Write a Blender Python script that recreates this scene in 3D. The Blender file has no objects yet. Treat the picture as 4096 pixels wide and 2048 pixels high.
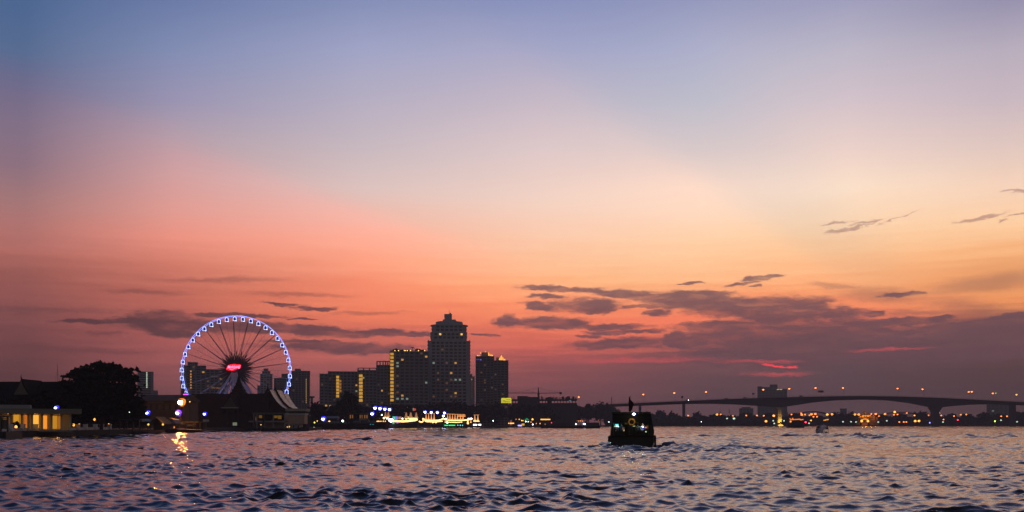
import bpy, math, random
import numpy as np
from mathutils import Vector, Matrix
R = math.radians
random.seed(7)
rng = np.random.default_rng(42)
S = bpy.context.scene
C = S.collection

# ------------------------------------------------------------------ camera
F, HZ, EYE = 3934.0, 1697.5, 2.5      # focal length, horizon row and eye height measured on the photograph
cam = bpy.data.cameras.new('camera')
cam.sensor_width = 36.0
cam.lens = 36.0 * F / 4096.0
cam.shift_y = (HZ - 1024.0) / 4096.0
cam.clip_start, cam.clip_end = 0.5, 12000.0
cam_ob = bpy.data.objects.new('camera', cam)
C.objects.link(cam_ob)
cam_ob.location = (0, 0, EYE)
cam_ob.rotation_euler = (R(90), 0, 0)
S.camera = cam_ob
S.view_settings.view_transform = 'Standard'
S.view_settings.look = 'None'
S.view_settings.exposure = 0.0
S.view_settings.gamma = 1.0
S.cycles.use_denoising = True
S.cycles.max_bounces = 6
S.cycles.volume_bounces = 1
S.cycles.sample_clamp_indirect = 6.0
S.cycles.caustics_reflective = False
S.cycles.caustics_refractive = False

def lin(c):
    return tuple((v / 255 / 12.92 if v / 255 <= 0.04045 else ((v / 255 + 0.055) / 1.055) ** 2.4) for v in c)
def sky_at(px, py):                   # azimuth and tangent of elevation of a sight line
    u, v = (px - 2048) / F, (HZ - py) / F
    az = math.atan(u)
    return az, v * math.cos(az)

# ------------------------------------------------------------------ dusk sky
SKY = {
 100: [(0,62,90,140),(200,74,95,140),(330,96,100,136),(500,114,105,131),(660,130,110,126),(790,150,115,118),(900,163,112,110),(1000,166,104,98),(1100,146,82,78),(1200,138,76,75),(1300,122,67,69),(1400,108,60,64),(1500,96,54,58),(1600,86,50,55)],
 700: [(0,86,104,158),(200,110,122,170),(400,138,134,170),(550,163,144,162),(700,190,151,155),(850,205,146,140),(950,214,137,124),(1050,200,114,98),(1150,180,94,82),(1200,184,95,83),(1300,172,86,80),(1400,160,80,80),(1500,134,71,75),(1600,108,62,67)],
 1450: [(0,111,124,175),(200,140,145,189),(400,165,160,186),(600,190,175,185),(750,210,184,184),(850,225,176,166),(950,234,165,146),(1050,240,150,120),(1150,236,130,100),(1250,231,116,86),(1300,219,108,86),(1400,188,92,85),(1500,150,77,78),(1600,120,68,72)],
 2150: [(0,124,131,180),(200,150,150,190),(400,180,170,190),(600,210,190,195),(800,231,200,189),(950,242,191,165),(1050,250,185,146),(1130,251,174,126),(1200,242,145,104),(1300,230,118,92),(1400,192,92,86),(1470,140,78,82),(1550,118,72,79),(1620,105,68,76)],
 2800: [(0,130,135,180),(200,158,159,194),(400,182,179,195),(600,215,195,195),(750,244,210,195),(850,252,207,186),(950,252,198,163),(1050,253,191,147),(1130,250,176,128),(1200,242,148,106),(1280,236,122,92),(1350,205,100,86),(1420,120,78,83),(1500,98,70,78),(1600,88,65,74)],
 3400: [(0,140,140,180),(200,169,164,190),(400,195,180,194),(600,225,200,195),(750,248,215,195),(900,252,202,168),(1000,252,190,145),(1100,248,172,123),(1160,243,158,108),(1220,240,134,96),(1280,215,108,88),(1340,130,84,84),(1450,92,70,78),(1600,82,63,72)],
 4000: [(0,130,126,165),(200,164,155,180),(400,186,170,185),(600,215,190,185),(750,236,201,180),(900,246,196,156),(1000,240,172,121),(1100,225,150,100),(1160,228,146,95),(1210,225,138,90),(1260,160,96,80),(1320,112,76,76),(1400,96,68,72),(1550,77,59,66)],
}
SUN_AZ, SUN_EL = R(16), R(3)
world = bpy.data.worlds.new('World')
S.world = world
world.use_nodes = True
world.cycles.sampling_method = 'MANUAL'
world.cycles.sample_map_resolution = 256
nt = world.node_tree
nt.nodes.clear()
class NB:                             # small node-building helper
    def __init__(s, nt): s.nt = nt
    def new(s, t, **k):
        n = s.nt.nodes.new(t)
        for a, v in k.items(): setattr(n, a, v)
        return n
    def put(s, sock, v):
        if hasattr(v, 'is_output') or isinstance(v, bpy.types.NodeSocket): s.nt.links.new(v, sock)
        else: sock.default_value = v
    def math(s, op, a, b=None, c=None, clamp=False):
        n = s.new('ShaderNodeMath', operation=op, use_clamp=clamp)
        for i, v in enumerate((a, b, c)):
            if v is not None: s.put(n.inputs[i], v)
        return n.outputs[0]
    def vmath(s, op, a, b=None, out=0):
        n = s.new('ShaderNodeVectorMath', operation=op)
        s.put(n.inputs[0], a)
        if b is not None: s.put(n.inputs[1], b)
        return n.outputs[out]
    def rng(s, v, a, b, c=0.0, d=1.0, smooth=True):
        n = s.new('ShaderNodeMapRange', interpolation_type='SMOOTHSTEP' if smooth else 'LINEAR')
        for i, x in enumerate((v, a, b, c, d)): s.put(n.inputs[i], x)
        return n.outputs[0]
    def mix(s, f, a, b, mode='MIX'):
        n = s.new('ShaderNodeMix', data_type='RGBA', blend_type=mode)
        s.put(n.inputs[0], f); s.put(n.inputs[6], a); s.put(n.inputs[7], b)
        return n.outputs[2]
    def comb(s, x, y, z=0.0):
        n = s.new('ShaderNodeCombineXYZ')
        for i, v in enumerate((x, y, z)): s.put(n.inputs[i], v)
        return n.outputs[0]
    def noise(s, vec, scale, detail=3.0, rough=0.5, out=0):
        n = s.new('ShaderNodeTexNoise')
        s.put(n.inputs['Vector'], vec)
        n.inputs['Scale'].default_value = scale
        n.inputs['Detail'].default_value = detail
        n.inputs['Roughness'].default_value = rough
        return n.outputs[out]
    def ramp(s, f, stops):
        n = s.new('ShaderNodeValToRGB')
        e = n.color_ramp.elements
        while len(e) < len(stops): e.new(0.5)
        for i, (p, col) in enumerate(stops):
            e[i].position = p; e[i].color = (*col, 1)
        s.put(n.inputs[0], f)
        return n.outputs[0]
def rgba(c): return (*c, 1.0)

b = NB(nt)
tc = b.new('ShaderNodeTexCoord')
sx = b.new('ShaderNodeSeparateXYZ')
nt.links.new(tc.outputs['Generated'], sx.inputs[0])
X, Y, Z = sx.outputs
az = b.math('ARCTAN2', X, Y)
hyp = b.math('MAXIMUM', b.math('SQRT', b.math('ADD', b.math('MULTIPLY', X, X), b.math('MULTIPLY', Y, Y))), 0.001)
el = b.math('DIVIDE', Z, hyp)
P0 = b.comb(az, el)
# long faint streaks drawn by wind, tilted a little
stv = b.new('ShaderNodeMapping', vector_type='POINT')
nt.links.new(P0, stv.inputs[0]); stv.inputs['Rotation'].default_value = (0, 0, R(-3)); stv.inputs['Scale'].default_value = (5, 60, 1)
st1 = b.noise(stv.outputs[0], 1.0, 5, 0.6)
stv2 = b.new('ShaderNodeMapping', vector_type='POINT')
nt.links.new(P0, stv2.inputs[0]); stv2.inputs['Rotation'].default_value = (0, 0, R(4)); stv2.inputs['Scale'].default_value = (9, 170, 1)
st2 = b.noise(stv2.outputs[0], 1.0, 4, 0.6)
wig = b.math('ADD', b.math('MULTIPLY', b.math('SUBTRACT', st1, 0.5), 0.030), b.math('MULTIPLY', b.math('SUBTRACT', st2, 0.5), 0.018))
lowness = b.rng(el, 0.24, 0.10)
el_w = b.math('ADD', el, b.math('MULTIPLY', wig, b.math('ADD', b.math('MULTIPLY', lowness, 0.9), 0.12)))
EMAX = 0.62
fac = b.math('DIVIDE', el_w, EMAX, clamp=True)
keys = sorted(SKY)
cols = []
for k in keys:
    st = []
    up = 0.35 if k < 600 else 1.0
    SKY[k] = [(r[0], *(min(254, c + up * q * (1.0 if r[0] < 1000 else 0.6 if r[0] < 1300 else 0.2)) for c, q in zip(r[1:], (11, 10, 6)))) for r in SKY[k]]
    SKY[k] = [(r[0], *(min(254, max(0, c + q)) for c, q in zip(r[1:], (9, 9, 3) if r[0] < 320 else (5, 4, 2) if r[0] < 560 else (-4, 4, 5) if r[0] > 1020 and k < 2000 else (0, 0, 0)))) for r in SKY[k]]
    for row in reversed(SKY[k]):
        st.append((max(0.0, sky_at(k, row[0])[1] / EMAX), lin(row[1:])))
    top = SKY[k][0][1:]
    st.append((1.0, lin((top[0] * 0.55, top[1] * 0.65, top[2] * 0.80))))
    cols.append(b.ramp(fac, st))
skyc = cols[0]
for i in range(1, len(keys)):
    a0, a1 = sky_at(keys[i - 1], 900)[0], sky_at(keys[i], 900)[0]
    skyc = b.mix(b.rng(az, a0, a1, smooth=False), skyc, cols[i])
# shafts of the sunken sun fan out from below the horizon at the right
ra, re = sky_at(4260, 1745)
th = b.math('ARCTAN2', b.math('SUBTRACT', el, re), b.math('SUBTRACT', ra, az))
th = b.math('ADD', th, b.math('MULTIPLY', b.math('SUBTRACT', st1, 0.5), 0.03))
nearray = b.math('MULTIPLY', b.rng(el, 0.075, 0.19), b.rng(az, ra, ra - 0.16))
pink = b.math('MULTIPLY', b.rng(th, R(20.0), R(17.8)), nearray)
cool = b.math('MULTIPLY', b.math('MULTIPLY', b.rng(th, R(35.5), R(42)), b.rng(th, R(56), R(44))), nearray)
pale = b.math('MULTIPLY', b.math('MULTIPLY', b.rng(th, R(21), R(34)), b.rng(th, R(39.5), R(36.5))), nearray)
skyc = b.mix(pink, skyc, b.mix(1.0, skyc, (1.11, 0.985, 0.985, 1), 'MULTIPLY'))
skyc = b.mix(cool, skyc, b.mix(1.0, skyc, (0.91, 0.955, 1.0, 1), 'MULTIPLY'))
skyc = b.mix(pale, skyc, b.mix(1.0, skyc, (1.025, 1.01, 1.0, 1), 'MULTIPLY'))
# clouds: soft ellipses in azimuth / elevation, ragged by noise
w1 = b.noise(b.vmath('MULTIPLY', P0, (28, 70, 1)), 1.0, 6, 0.62, out=1)
w1 = b.vmath('MULTIPLY', b.vmath('SUBTRACT', w1, (0.5, 0.5, 0.5)), (0.045, 0.010, 0))
w2 = b.noise(b.vmath('MULTIPLY', P0, (110, 260, 1)), 1.0, 4, 0.6, out=1)
w2 = b.vmath('MULTIPLY', b.vmath('SUBTRACT', w2, (0.5, 0.5, 0.5)), (0.016, 0.0050, 0))
PW = b.vmath('ADD', b.vmath('ADD', P0, w1), w2)
def blobs(items, k=0.12):
    d = None
    for (px, py, rx, ry, *rot) in items:
        a, t = sky_at(px, py)
        m = b.new('ShaderNodeMapping', vector_type='TEXTURE')
        src = PW
        if d is not None:             # keeps the nodes evaluated one after another
            q = b.new('ShaderNodeVectorMath', operation='MULTIPLY_ADD')
            nt.links.new(d, q.inputs[0]); q.inputs[1].default_value = (1e-7, 1e-7, 0); nt.links.new(PW, q.inputs[2])
            src = q.outputs[0]
        nt.links.new(src, m.inputs[0])
        m.inputs['Location'].default_value = (a, t, 0)
        m.inputs['Rotation'].default_value = (0, 0, R(rot[0] if rot else 0))
        m.inputs['Scale'].default_value = (rx / F, ry / F, 1)
        L = b.vmath('LENGTH', m.outputs[0], out=1)
        d = L if d is None else b.math('SMOOTH_MIN', d, L, k)
    return d
def conv(lst, x0, y0, s):
    return [(x0 + q[0] * s, y0 + q[1] * s, q[2] * s, q[3] * s, *(q[4:])) for q in lst]
cl = conv([(420,126,185,11,-4),(700,150,210,17,-6),(980,182,180,34,-5),(1060,146,130,13,0),(1200,205,220,46,-4),(1420,225,220,58,0),(1560,186,90,15,0),
 (1680,236,135,28,-4),(1870,243,34,11,0),(350,160,80,11,0),(520,203,140,30,0),(300,205,72,16,-8),(580,230,60,12,0),(760,205,90,9,5),(860,235,52,18,0),
 (160,275,62,24,0),(350,285,150,26,0),(640,302,150,15,0),(700,328,160,9,0),(540,345,60,7,0),(40,340,60,5,0),(1150,300,190,22,0),(940,358,58,42,0),
 (1040,378,80,40,0),(680,380,200,20,2),(1480,335,400,62,0),(1720,315,220,45,0),(2000,280,200,16,0),(1990,330,130,13,0),(2180,258,60,8,0),(2300,300,200,17,0),
 (2520,255,90,13,0),(2450,300,250,34,0),(1350,71,80,9,3),(1260,100,62,6,5),(1330,110,30,4,0),(2000,146,72,8,3),(1500,425,520,50,0),(2200,400,600,60,0),(1000,100,60,4,0)], 1900, 1050, 0.8525)
cl2 = conv([(470,238,150,11,2),(700,230,130,17,3),(860,245,165,46,-2),(900,290,120,24,0),(1130,205,110,11,0),(1330,212,120,9,0),(1450,150,82,9,-3),
 (1620,176,90,9,0),(1560,225,50,5,0),(1250,270,250,26,0),(1650,290,240,24,-2),(1950,300,150,17,0),(1600,345,200,9,0),(1750,372,330,20,0),(1950,397,250,16,0),(2150,310,90,12,0)], 0, 1100, 0.7764)
wisps = conv([(750,410,112,10,3),(1000,400,92,11,8),(1250,365,165,5,17),(770,475,104,15,10),(930,445,92,11,14),(1950,375,155,13,10),(2160,395,42,9,15),
 (2300,142,130,10,-5),(2250,345,85,5,8)], 3000, 700, 0.4658)
soft = conv([(1150,1030,320,62,-5),(750,950,200,26,-8),(2050,925,420,62,5),(1900,1140,330,66,-10),(1400,1180,300,22,0)], 3000, 700, 0.4658) \
     + [(520, 1300, 120, 16, 0), (420, 1335, 60, 9, 0), (580, 1170, 130, 9, 0), (900, 1120, 200, 9, 2), (1480, 1250, 130, 7, 3), (200, 1240, 220, 12, 2), (330, 1400, 260, 12, 0), (1200, 1180, 180, 8, 0)]
red = [(3110, 1463, 62, 5, -6), (3165, 1470, 30, 3, -6)]
red2 = [(3110, 1499, 120, 7, 0), (3040, 1446, 130, 6, 0), (2560, 1440, 260, 10, 0), (3560, 1400, 120, 5, 0)]
dA = b.math('SMOOTH_MIN', blobs(cl), blobs(cl2), 0.1)
rag = b.math('SUBTRACT', b.noise(b.vmath('MULTIPLY', P0, (40, 130, 1)), 1.0, 6, 0.68), 0.5)
mA = b.rng(b.math('ADD', dA, b.math('MULTIPLY', rag, 1.5)), 1.58, 0.78)
mA = b.math('MULTIPLY', mA, b.rng(b.noise(b.vmath('MULTIPLY', P0, (26, 120, 1)), 1.0, 5, 0.62), 0.25, 0.58, 0.62, 1.0))
mB = b.rng(blobs(wisps), 1.5, 0.45)
mS = b.rng(blobs(soft), 1.7, 0.2)
cloud_c = b.ramp(b.math('DIVIDE', el, 0.2, clamp=True), [(0.0, lin((80, 60, 70))), (0.30, lin((98, 70, 79))), (0.55, lin((108, 78, 85))), (0.9, lin((150, 108, 105))), (1.0, lin((165, 120, 118)))])
cloud_l = b.mix(b.rng(az, -0.45, 0.0), rgba(lin((84, 56, 63))), rgba(lin((104, 72, 80))))
cloud_c = b.mix(b.rng(az, 0.02, -0.12), cloud_c, cloud_l)
skyc = b.mix(b.math('MULTIPLY', mS, 0.42), skyc, cloud_c)
skyc = b.mix(b.math('MULTIPLY', mB, 0.62), skyc, cloud_c)
skyc = b.mix(b.math('MULTIPLY', mA, 0.93), skyc, cloud_c)
skyc = b.mix(b.math('MULTIPLY', b.rng(blobs(red2), 1.7, 0.2), 0.5), skyc, rgba(lin((205, 84, 88))))
skyc = b.mix(b.math('MULTIPLY', b.rng(blobs(red), 1.5, 0.3), 0.95), skyc, rgba(lin((255, 72, 82))))
lum = b.math('ADD', 1.0, b.math('MULTIPLY', b.math('SUBTRACT', st2, 0.5), b.math('MULTIPLY', lowness, 0.22)))
skyc = b.mix(1.0, skyc, b.comb(lum, lum, lum), 'MULTIPLY')
# the rest of the sky, behind the viewer: a Nishita dusk away from the afterglow
nish = b.new('ShaderNodeTexSky', sky_type='NISHITA')
nish.sun_disc = False
nish.sun_elevation = SUN_EL
nish.sun_rotation = SUN_AZ
dusk = b.mix(1.0, nish.outputs[0], (0.086, 0.076, 0.090, 1), 'MULTIPLY')
back = b.rng(b.math('ABSOLUTE', az), 0.60, 1.5)
over = b.rng(el, 0.62, 1.6)
skyc = b.mix(b.math('MAXIMUM', back, over), skyc, dusk)
# the sky shines from beyond the haze box built at the end: undo what the haze takes and adds on the way
SIGMA = 0.00036
path = b.math('MINIMUM', b.math('DIVIDE', 119.5, b.math('MAXIMUM', el, 0.001)), 1950.0)
tr = b.math('EXPONENT', b.math('MULTIPLY', path, -SIGMA))
inv = b.math('DIVIDE', 1.0, tr)
lost = b.vmath('SCALE', (0.021, 0.019, 0.032)); lost.node.inputs['Scale'].default_value = 1.0
nt.links.new(b.math('SUBTRACT', 1.0, tr), lost.node.inputs['Scale'])
skyc = b.vmath('MAXIMUM', b.vmath('SUBTRACT', skyc, lost), (0, 0, 0))
skyc = b.vmath('MULTIPLY', skyc, b.comb(inv, inv, inv))
bg = b.new('ShaderNodeBackground')
nt.links.new(skyc, bg.inputs[0])
bg.inputs[1].default_value = 1.0
wo = b.new('ShaderNodeOutputWorld')
nt.links.new(bg.outputs[0], wo.inputs[0])

# the sun has just set: only a trace of broad warm light from the afterglow
sun = bpy.data.lights.new('afterglow_sun', 'SUN')
sun.energy, sun.angle, sun.color = 0.03, R(40), (1.0, 0.62, 0.42)
sun_ob = bpy.data.objects.new('afterglow_sun', sun)
C.objects.link(sun_ob)
sun_ob.rotation_euler = (R(90) - R(12), 0, math.pi - SUN_AZ)

# ------------------------------------------------------------------ materials
MATS = {}
def mat(name, rgb, rough=0.7, vary=0.18, scale=0.6, metal=0.0, spec=0.4, bump=0.0):
    if name in MATS: return MATS[name]
    m = bpy.data.materials.new(name); m.use_nodes = True
    n = NB(m.node_tree); p = m.node_tree.nodes['Principled BSDF']
    tcn = n.new('ShaderNodeTexCoord')
    nz = n.noise(tcn.outputs['Object'], scale, 4, 0.6)
    k = n.math('ADD', 1.0 - vary, n.math('MULTIPLY', nz, 2 * vary))
    n.put(p.inputs['Base Color'], n.mix(1.0, rgba(rgb), n.comb(k, k, k), 'MULTIPLY'))
    p.inputs['Roughness'].default_value = rough
    p.inputs['Metallic'].default_value = metal
    p.inputs['Specular IOR Level'].default_value = spec
    if bump:
        bn = n.new('ShaderNodeBump'); bn.inputs['Strength'].default_value = bump
        n.put(bn.inputs['Height'], n.noise(tcn.outputs['Object'], scale * 6, 3)); n.put(p.inputs['Normal'], bn.outputs[0])
    MATS[name] = m
    return m
def glow(name, rgb, power, body=(0.02, 0.02, 0.02)):
    if name in MATS: return MATS[name]
    m = bpy.data.materials.new(name); m.use_nodes = True
    p = m.node_tree.nodes['Principled BSDF']
    p.inputs['Base Color'].default_value = rgba(body)
    p.inputs['Emission Color'].default_value = rgba(rgb)
    p.inputs['Emission Strength'].default_value = power
    MATS[name] = m
    return m
DARK = mat('dark painted steel', (0.025, 0.025, 0.03), 0.5)
BLACK = mat('black hull paint', (0.012, 0.012, 0.015), 0.55, 0.3, 1.5)
CONC = mat('weathered concrete', (0.22, 0.21, 0.21), 0.85, 0.25, 0.15)
CONC_D = mat('damp concrete', (0.05, 0.048, 0.05), 0.85, 0.3, 0.2)  # plain darker concrete tone
TOWER = mat('pale tower render', (0.39, 0.38, 0.46), 0.8, 0.12, 0.05)
TOWER_B = mat('grey flat render', (0.235, 0.23, 0.285), 0.8, 0.12, 0.05)
GLASS = mat('dark window glass', (0.015, 0.017, 0.022), 0.25, 0.1, 0.3, spec=0.5)
WHITE = mat('white paint', (0.72, 0.70, 0.68), 0.5, 0.1, 0.5)
CREAM = mat('cream wall', (0.6, 0.5, 0.36), 0.75, 0.15, 0.5)
TILE_D = mat('dark roof tiles', (0.018, 0.013, 0.012), 0.9, 0.3, 1.5, spec=0.05)
TILE_P = mat('pale glazed roof tiles', (0.52, 0.29, 0.20), 0.42, 0.2, 1.2, spec=0.6)
WOOD = mat('dark teak', (0.022, 0.014, 0.010), 0.8, 0.3, 2.0, spec=.1)
BARK = mat('bark', (0.03, 0.024, 0.02), 0.9)
LEAF = mat('dark foliage', (0.012, 0.016, 0.009), 0.9, 0.5, 0.5, spec=.1)
LEAF_B = mat('palm foliage', (0.03, 0.045, 0.02), 0.7, 0.4, 0.7)
SOIL = mat('dark bank soil', (0.035, 0.032, 0.03), 0.95, 0.3, 0.05)
RUBBER = mat('tyre rubber', (0.012, 0.012, 0.012), 0.8)
SKIN = mat('skin', (0.25, 0.14, 0.09), 0.6)
SHIRT_W = mat('pale shirt', (0.55, 0.55, 0.52), 0.9)
SHIRT_D = mat('dark shirt', (0.04, 0.045, 0.07), 0.9)
STEEL_W = mat('white wheel steel', (0.45, 0.45, 0.48), 0.5)
RUST = mat('red bow paint', (0.16, 0.05, 0.035), 0.7, 0.3, 0.6)
G_ORANGE = glow('sodium lamp', (1.0, 0.30, 0.06), 3.5)
G_AMBER = glow('amber lamp', (1.0, 0.44, 0.06), 3.5)
G_WHITE = glow('cool white lamp', (0.75, 1.0, 0.85), 8.0)
G_RED = glow('red lamp', (1.0, 0.03, 0.08), 6.0)
G_BLUEW = glow('blue white flood lamp', (0.55, 0.62, 1.0), 12.0)
G_BLUE = glow('blue halo glow', (0.035, 0.03, 1.0), 1.6)  # glow colour for the halo shells round the floods
G_VIOLET = glow('violet halo glow', (0.16, 0.02, 1.0), 1.5)
G_HOT = glow('white hot sodium bulb', (1.0, 0.31, 0.04), 900.0)
G_HALO = glow('orange lamp halo', (1.0, 0.22, 0.01), 1.6)
G_WIN = glow('warm lit window', (1.0, 0.46, 0.10), 0.7)
G_WIN2 = glow('dim lit window', (1.0, 0.46, 0.2), 0.11)
G_WINW = glow('white lit window', (0.75, 0.95, 0.7), 0.28)
G_STAIR = glow('lit stair landing', (1.0, 0.50, 0.06), 0.72)
G_STRING = glow('warm string lights', (1.0, 0.60, 0.20), 3.2)
G_STRINGD = glow('dim string lights', (1.0, 0.42, 0.16), 0.45)
G_GREEN = glow('green tube light', (0.02, 1.0, 0.25), 1.6)
G_CYAN = glow('cyan lamp', (0.1, 0.9, 0.9), 3.0)
G_LED = glow('blue white rim tube', (0.20, 0.28, 1.0), 2.4)
G_LEDW = glow('white cabin outline', (0.52, 0.62, 1.0), 3.4)
G_NAVY = glow('blue lit cabin inside', (0.02, 0.015, 0.34), 0.55)
G_SIGN = glow('red neon board', (1.0, 0.004, 0.02), 1.5)
G_PINK = glow('pink neon letters', (1.0, 0.20, 0.42), 2.4)
G_YELL = glow('yellow billboard face', (0.95, 0.85, 0.05), 0.85)
G_MAG = glow('magenta lamp', (1.0, 0.05, 0.75), 3.0)
G_GOLD = glow('lit gold leaf', (1.0, 0.30, 0.02), 0.5)

# ------------------------------------------------------------------ mesh helpers
class MB:
    """collects boxes, tubes, lathes and quads and links them as ONE mesh object"""
    def __init__(s): s.v, s.f = [], []
    def add(s, vs, fs):
        o = len(s.v); s.v += [tuple(q) for q in vs]; s.f += [tuple(o + i for i in q) for q in fs]; return s
    def box(s, x0, x1, y0, y1, z0, z1):
        return s.add([(x0,y0,z0),(x1,y0,z0),(x1,y1,z0),(x0,y1,z0),(x0,y0,z1),(x1,y0,z1),(x1,y1,z1),(x0,y1,z1)],
                     [(3,2,1,0),(4,5,6,7),(0,1,5,4),(1,2,6,5),(2,3,7,6),(3,0,4,7)])
    def tube(s, pts, r, n=8, closed=False, r1=None):
        pts = [Vector(p) for p in pts]; N = len(pts); rings = []
        for i, p in enumerate(pts):
            if closed: d = pts[(i + 1) % N] - pts[i - 1]
            else: d = pts[min(i + 1, N - 1)] - pts[max(i - 1, 0)]
            d.normalize()
            a = d.cross(Vector((0, 0, 1))) if abs(d.z) < 0.95 else d.cross(Vector((0, 1, 0)))
            a.normalize(); c = d.cross(a)
            rr = r if r1 is None else r + (r1 - r) * i / max(1, N - 1)
            rings.append([p + (a * math.cos(2 * math.pi * k / n) + c * math.sin(2 * math.pi * k / n)) * rr for k in range(n)])
        vs = [q for ring in rings for q in ring]; fs = []
        for i in range(N if closed else N - 1):
            j = (i + 1) % N
            for k in range(n):
                fs.append((i * n + k, i * n + (k + 1) % n, j * n + (k + 1) % n, j * n + k))
        if not closed: fs += [tuple(range(n))[::-1], tuple((N - 1) * n + k for k in range(n))]
        return s.add(vs, fs)
    def lathe(s, prof, n=12, cx=0, cy=0, ph=0.0):
        vs = []; fs = []
        for (r, z) in prof:
            for k in range(n):
                a = 2 * math.pi * (k + ph) / n; vs.append((cx + r * math.cos(a), cy + r * math.sin(a), z))
        for i in range(len(prof) - 1):
            for k in range(n): fs.append((i*n+k, i*n+(k+1)%n, (i+1)*n+(k+1)%n, (i+1)*n+k))
        fs += [tuple(range(n))[::-1], tuple((len(prof)-1)*n + k for k in range(n))]
        return s.add(vs, fs)
    def ball(s, c, r, n=10, m=6, sq=(1, 1, 1)):
        prof = [(max(1e-3, r * math.sin(math.pi * i / m)), -r * math.cos(math.pi * i / m)) for i in range(m + 1)]
        o = len(s.v); s.lathe(prof, n)
        s.v[o:] = [(c[0] + q[0] * sq[0], c[1] + q[1] * sq[1], c[2] + q[2] * sq[2]) for q in s.v[o:]]
        return s
    def prism(s, poly, y0, y1):           # outline in x,z extruded along y
        n = len(poly)
        return s.add([(x, y0, z) for x, z in poly] + [(x, y1, z) for x, z in poly],
                     [tuple(range(n)), tuple(range(2*n-1, n-1, -1))] + [((i+1) % n, i, n+i, n+(i+1) % n) for i in range(n)])
    def extrude_x(s, poly, x0, x1):       # outline in y,z extruded along x
        n = len(poly)
        return s.add([(x0, y, z) for y, z in poly] + [(x1, y, z) for y, z in poly],
                     [tuple(range(n))[::-1], tuple(range(n, 2*n))] + [(i, (i+1) % n, n+(i+1) % n, n+i) for i in range(n)])
    def quad(s, p, u, v): return s.add([p-u-v, p+u-v, p+u+v, p-u+v], [(0,1,2,3)])
    def build(s, name, m, parent=None, loc=None, smooth=False):
        me = bpy.data.meshes.new(name); me.from_pydata(s.v, [], s.f); me.update()
        me.materials.append(m)
        if smooth: me.polygons.foreach_set('use_smooth', [True] * len(me.polygons))
        o = bpy.data.objects.new(name, me); C.objects.link(o)
        if parent is not None: o.parent = parent
        if loc is not None: o.location = loc
        return o
def tag(o, label=None, cat=None, group=None, kind=None):
    if label: o['label'] = label
    if cat: o['category'] = cat
    if group: o['group'] = group
    o['kind'] = kind or 'thing'
    return o
def thing(name, label, cat, loc, group=None, rz=0):
    o = bpy.data.objects.new(name, None); C.objects.link(o)
    o.empty_display_size = 0.5
    o.location = loc; o.rotation_euler = (0, 0, rz)
    return tag(o, label, cat, group)
def copy_tree(o, parent=None):
    c = o.copy(); C.objects.link(c); c.parent = parent
    for ch in KIDS.get(o.name, []): copy_tree(ch, c)
    return c
KIDS = {}
def remember(root):                       # children by parent, for copying
    for o in bpy.data.objects:
        if o.parent is not None: KIDS.setdefault(o.parent.name, [])
    for o in bpy.data.objects:
        if o.parent is not None and o not in KIDS[o.parent.name]: KIDS[o.parent.name].append(o)
def share(o, name, parent, loc, scale=None, rot=None, m=None):   # another part with the same mesh
    c = bpy.data.objects.new(name, o.data); C.objects.link(c); c.parent = parent; c.location = loc
    if scale: c.scale = scale
    if rot: c.rotation_euler = rot
    return c
def world_at(px, py, D): return Vector(((px - 2048) / F * D, D, EYE + (HZ - py) / F * D))
class Frame:                              # local metres of a thing that stands D metres out, its base at px, py
    def __init__(s, px, D, z0=1.2):
        s.px, s.D, s.s = px, D, D / F
        s.loc = Vector(((px - 2048) / F * D, D, z0)); s.z0 = z0
    def x(s, px): return (px - s.px) * s.s
    def z(s, py): return EYE + (HZ - py) * s.s - s.z0
class TurnedFrame(Frame):                 # the same for a front that runs away at an angle
    def __init__(s, px, D, rz, z0=1.2):
        super().__init__(px, D, z0); s.rz = rz
    def x(s, px):
        k = (px - 2048) / F
        return (k * s.D - s.loc.x) / (math.cos(s.rz) - k * math.sin(s.rz))
ORD = 'first second third fourth fifth sixth seventh eighth ninth tenth eleventh twelfth thirteenth fourteenth fifteenth sixteenth seventeenth eighteenth nineteenth twentieth'.split()
def nth(i):
    if i < 20: return ORD[i]
    t, u = divmod(i + 1, 10)
    return {2: 'twenty', 3: 'thirty', 4: 'forty'}[t] + ('-' + ORD[u - 1] if u else '')

# ------------------------------------------------------------------ river and banks
SHORE = [(-6000,120),(-2500,128),(-900,140),(-300,152),(0,172),(300,212),(700,290),(860,328),(1000,370),(1120,376),(1235,384),(1300,480),(1560,620),(1900,800),(2200,960),(2460,1120),(2800,1260),(3100,1320),(4096,1345),(5600,1360)]
def shoreD(px):
    for (a, d0), (c, d1) in zip(SHORE, SHORE[1:]):
        if a <= px <= c: return d0 + (d1 - d0) * (px - a) / (c - a)
    return SHORE[-1][1]
edge = [((px - 2048) / F * D, D) for px, D in SHORE]
edge = [(-330, -220), (-265, -60)] + edge
LAND = MB()
vs, fs = [], []
for (x, y) in edge:
    far = (x * 1.9 - 250, max(y, 60) * 1.9 + 260) if y < 820 else (x * 1.2, y + 460)
    vs += [(x, y, -1.5), (x, y, 1.2), (x * 1.01 - 0.6, y + 3.0, 1.25), (far[0], far[1], 1.3)]
for i in range(len(edge) - 1):
    for k in range(3): fs.append((i*4+k, (i+1)*4+k, (i+1)*4+k+1, i*4+k+1))
LAND.add(vs, fs)
tag(LAND.build('river_bank', SOIL), kind='structure')

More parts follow.
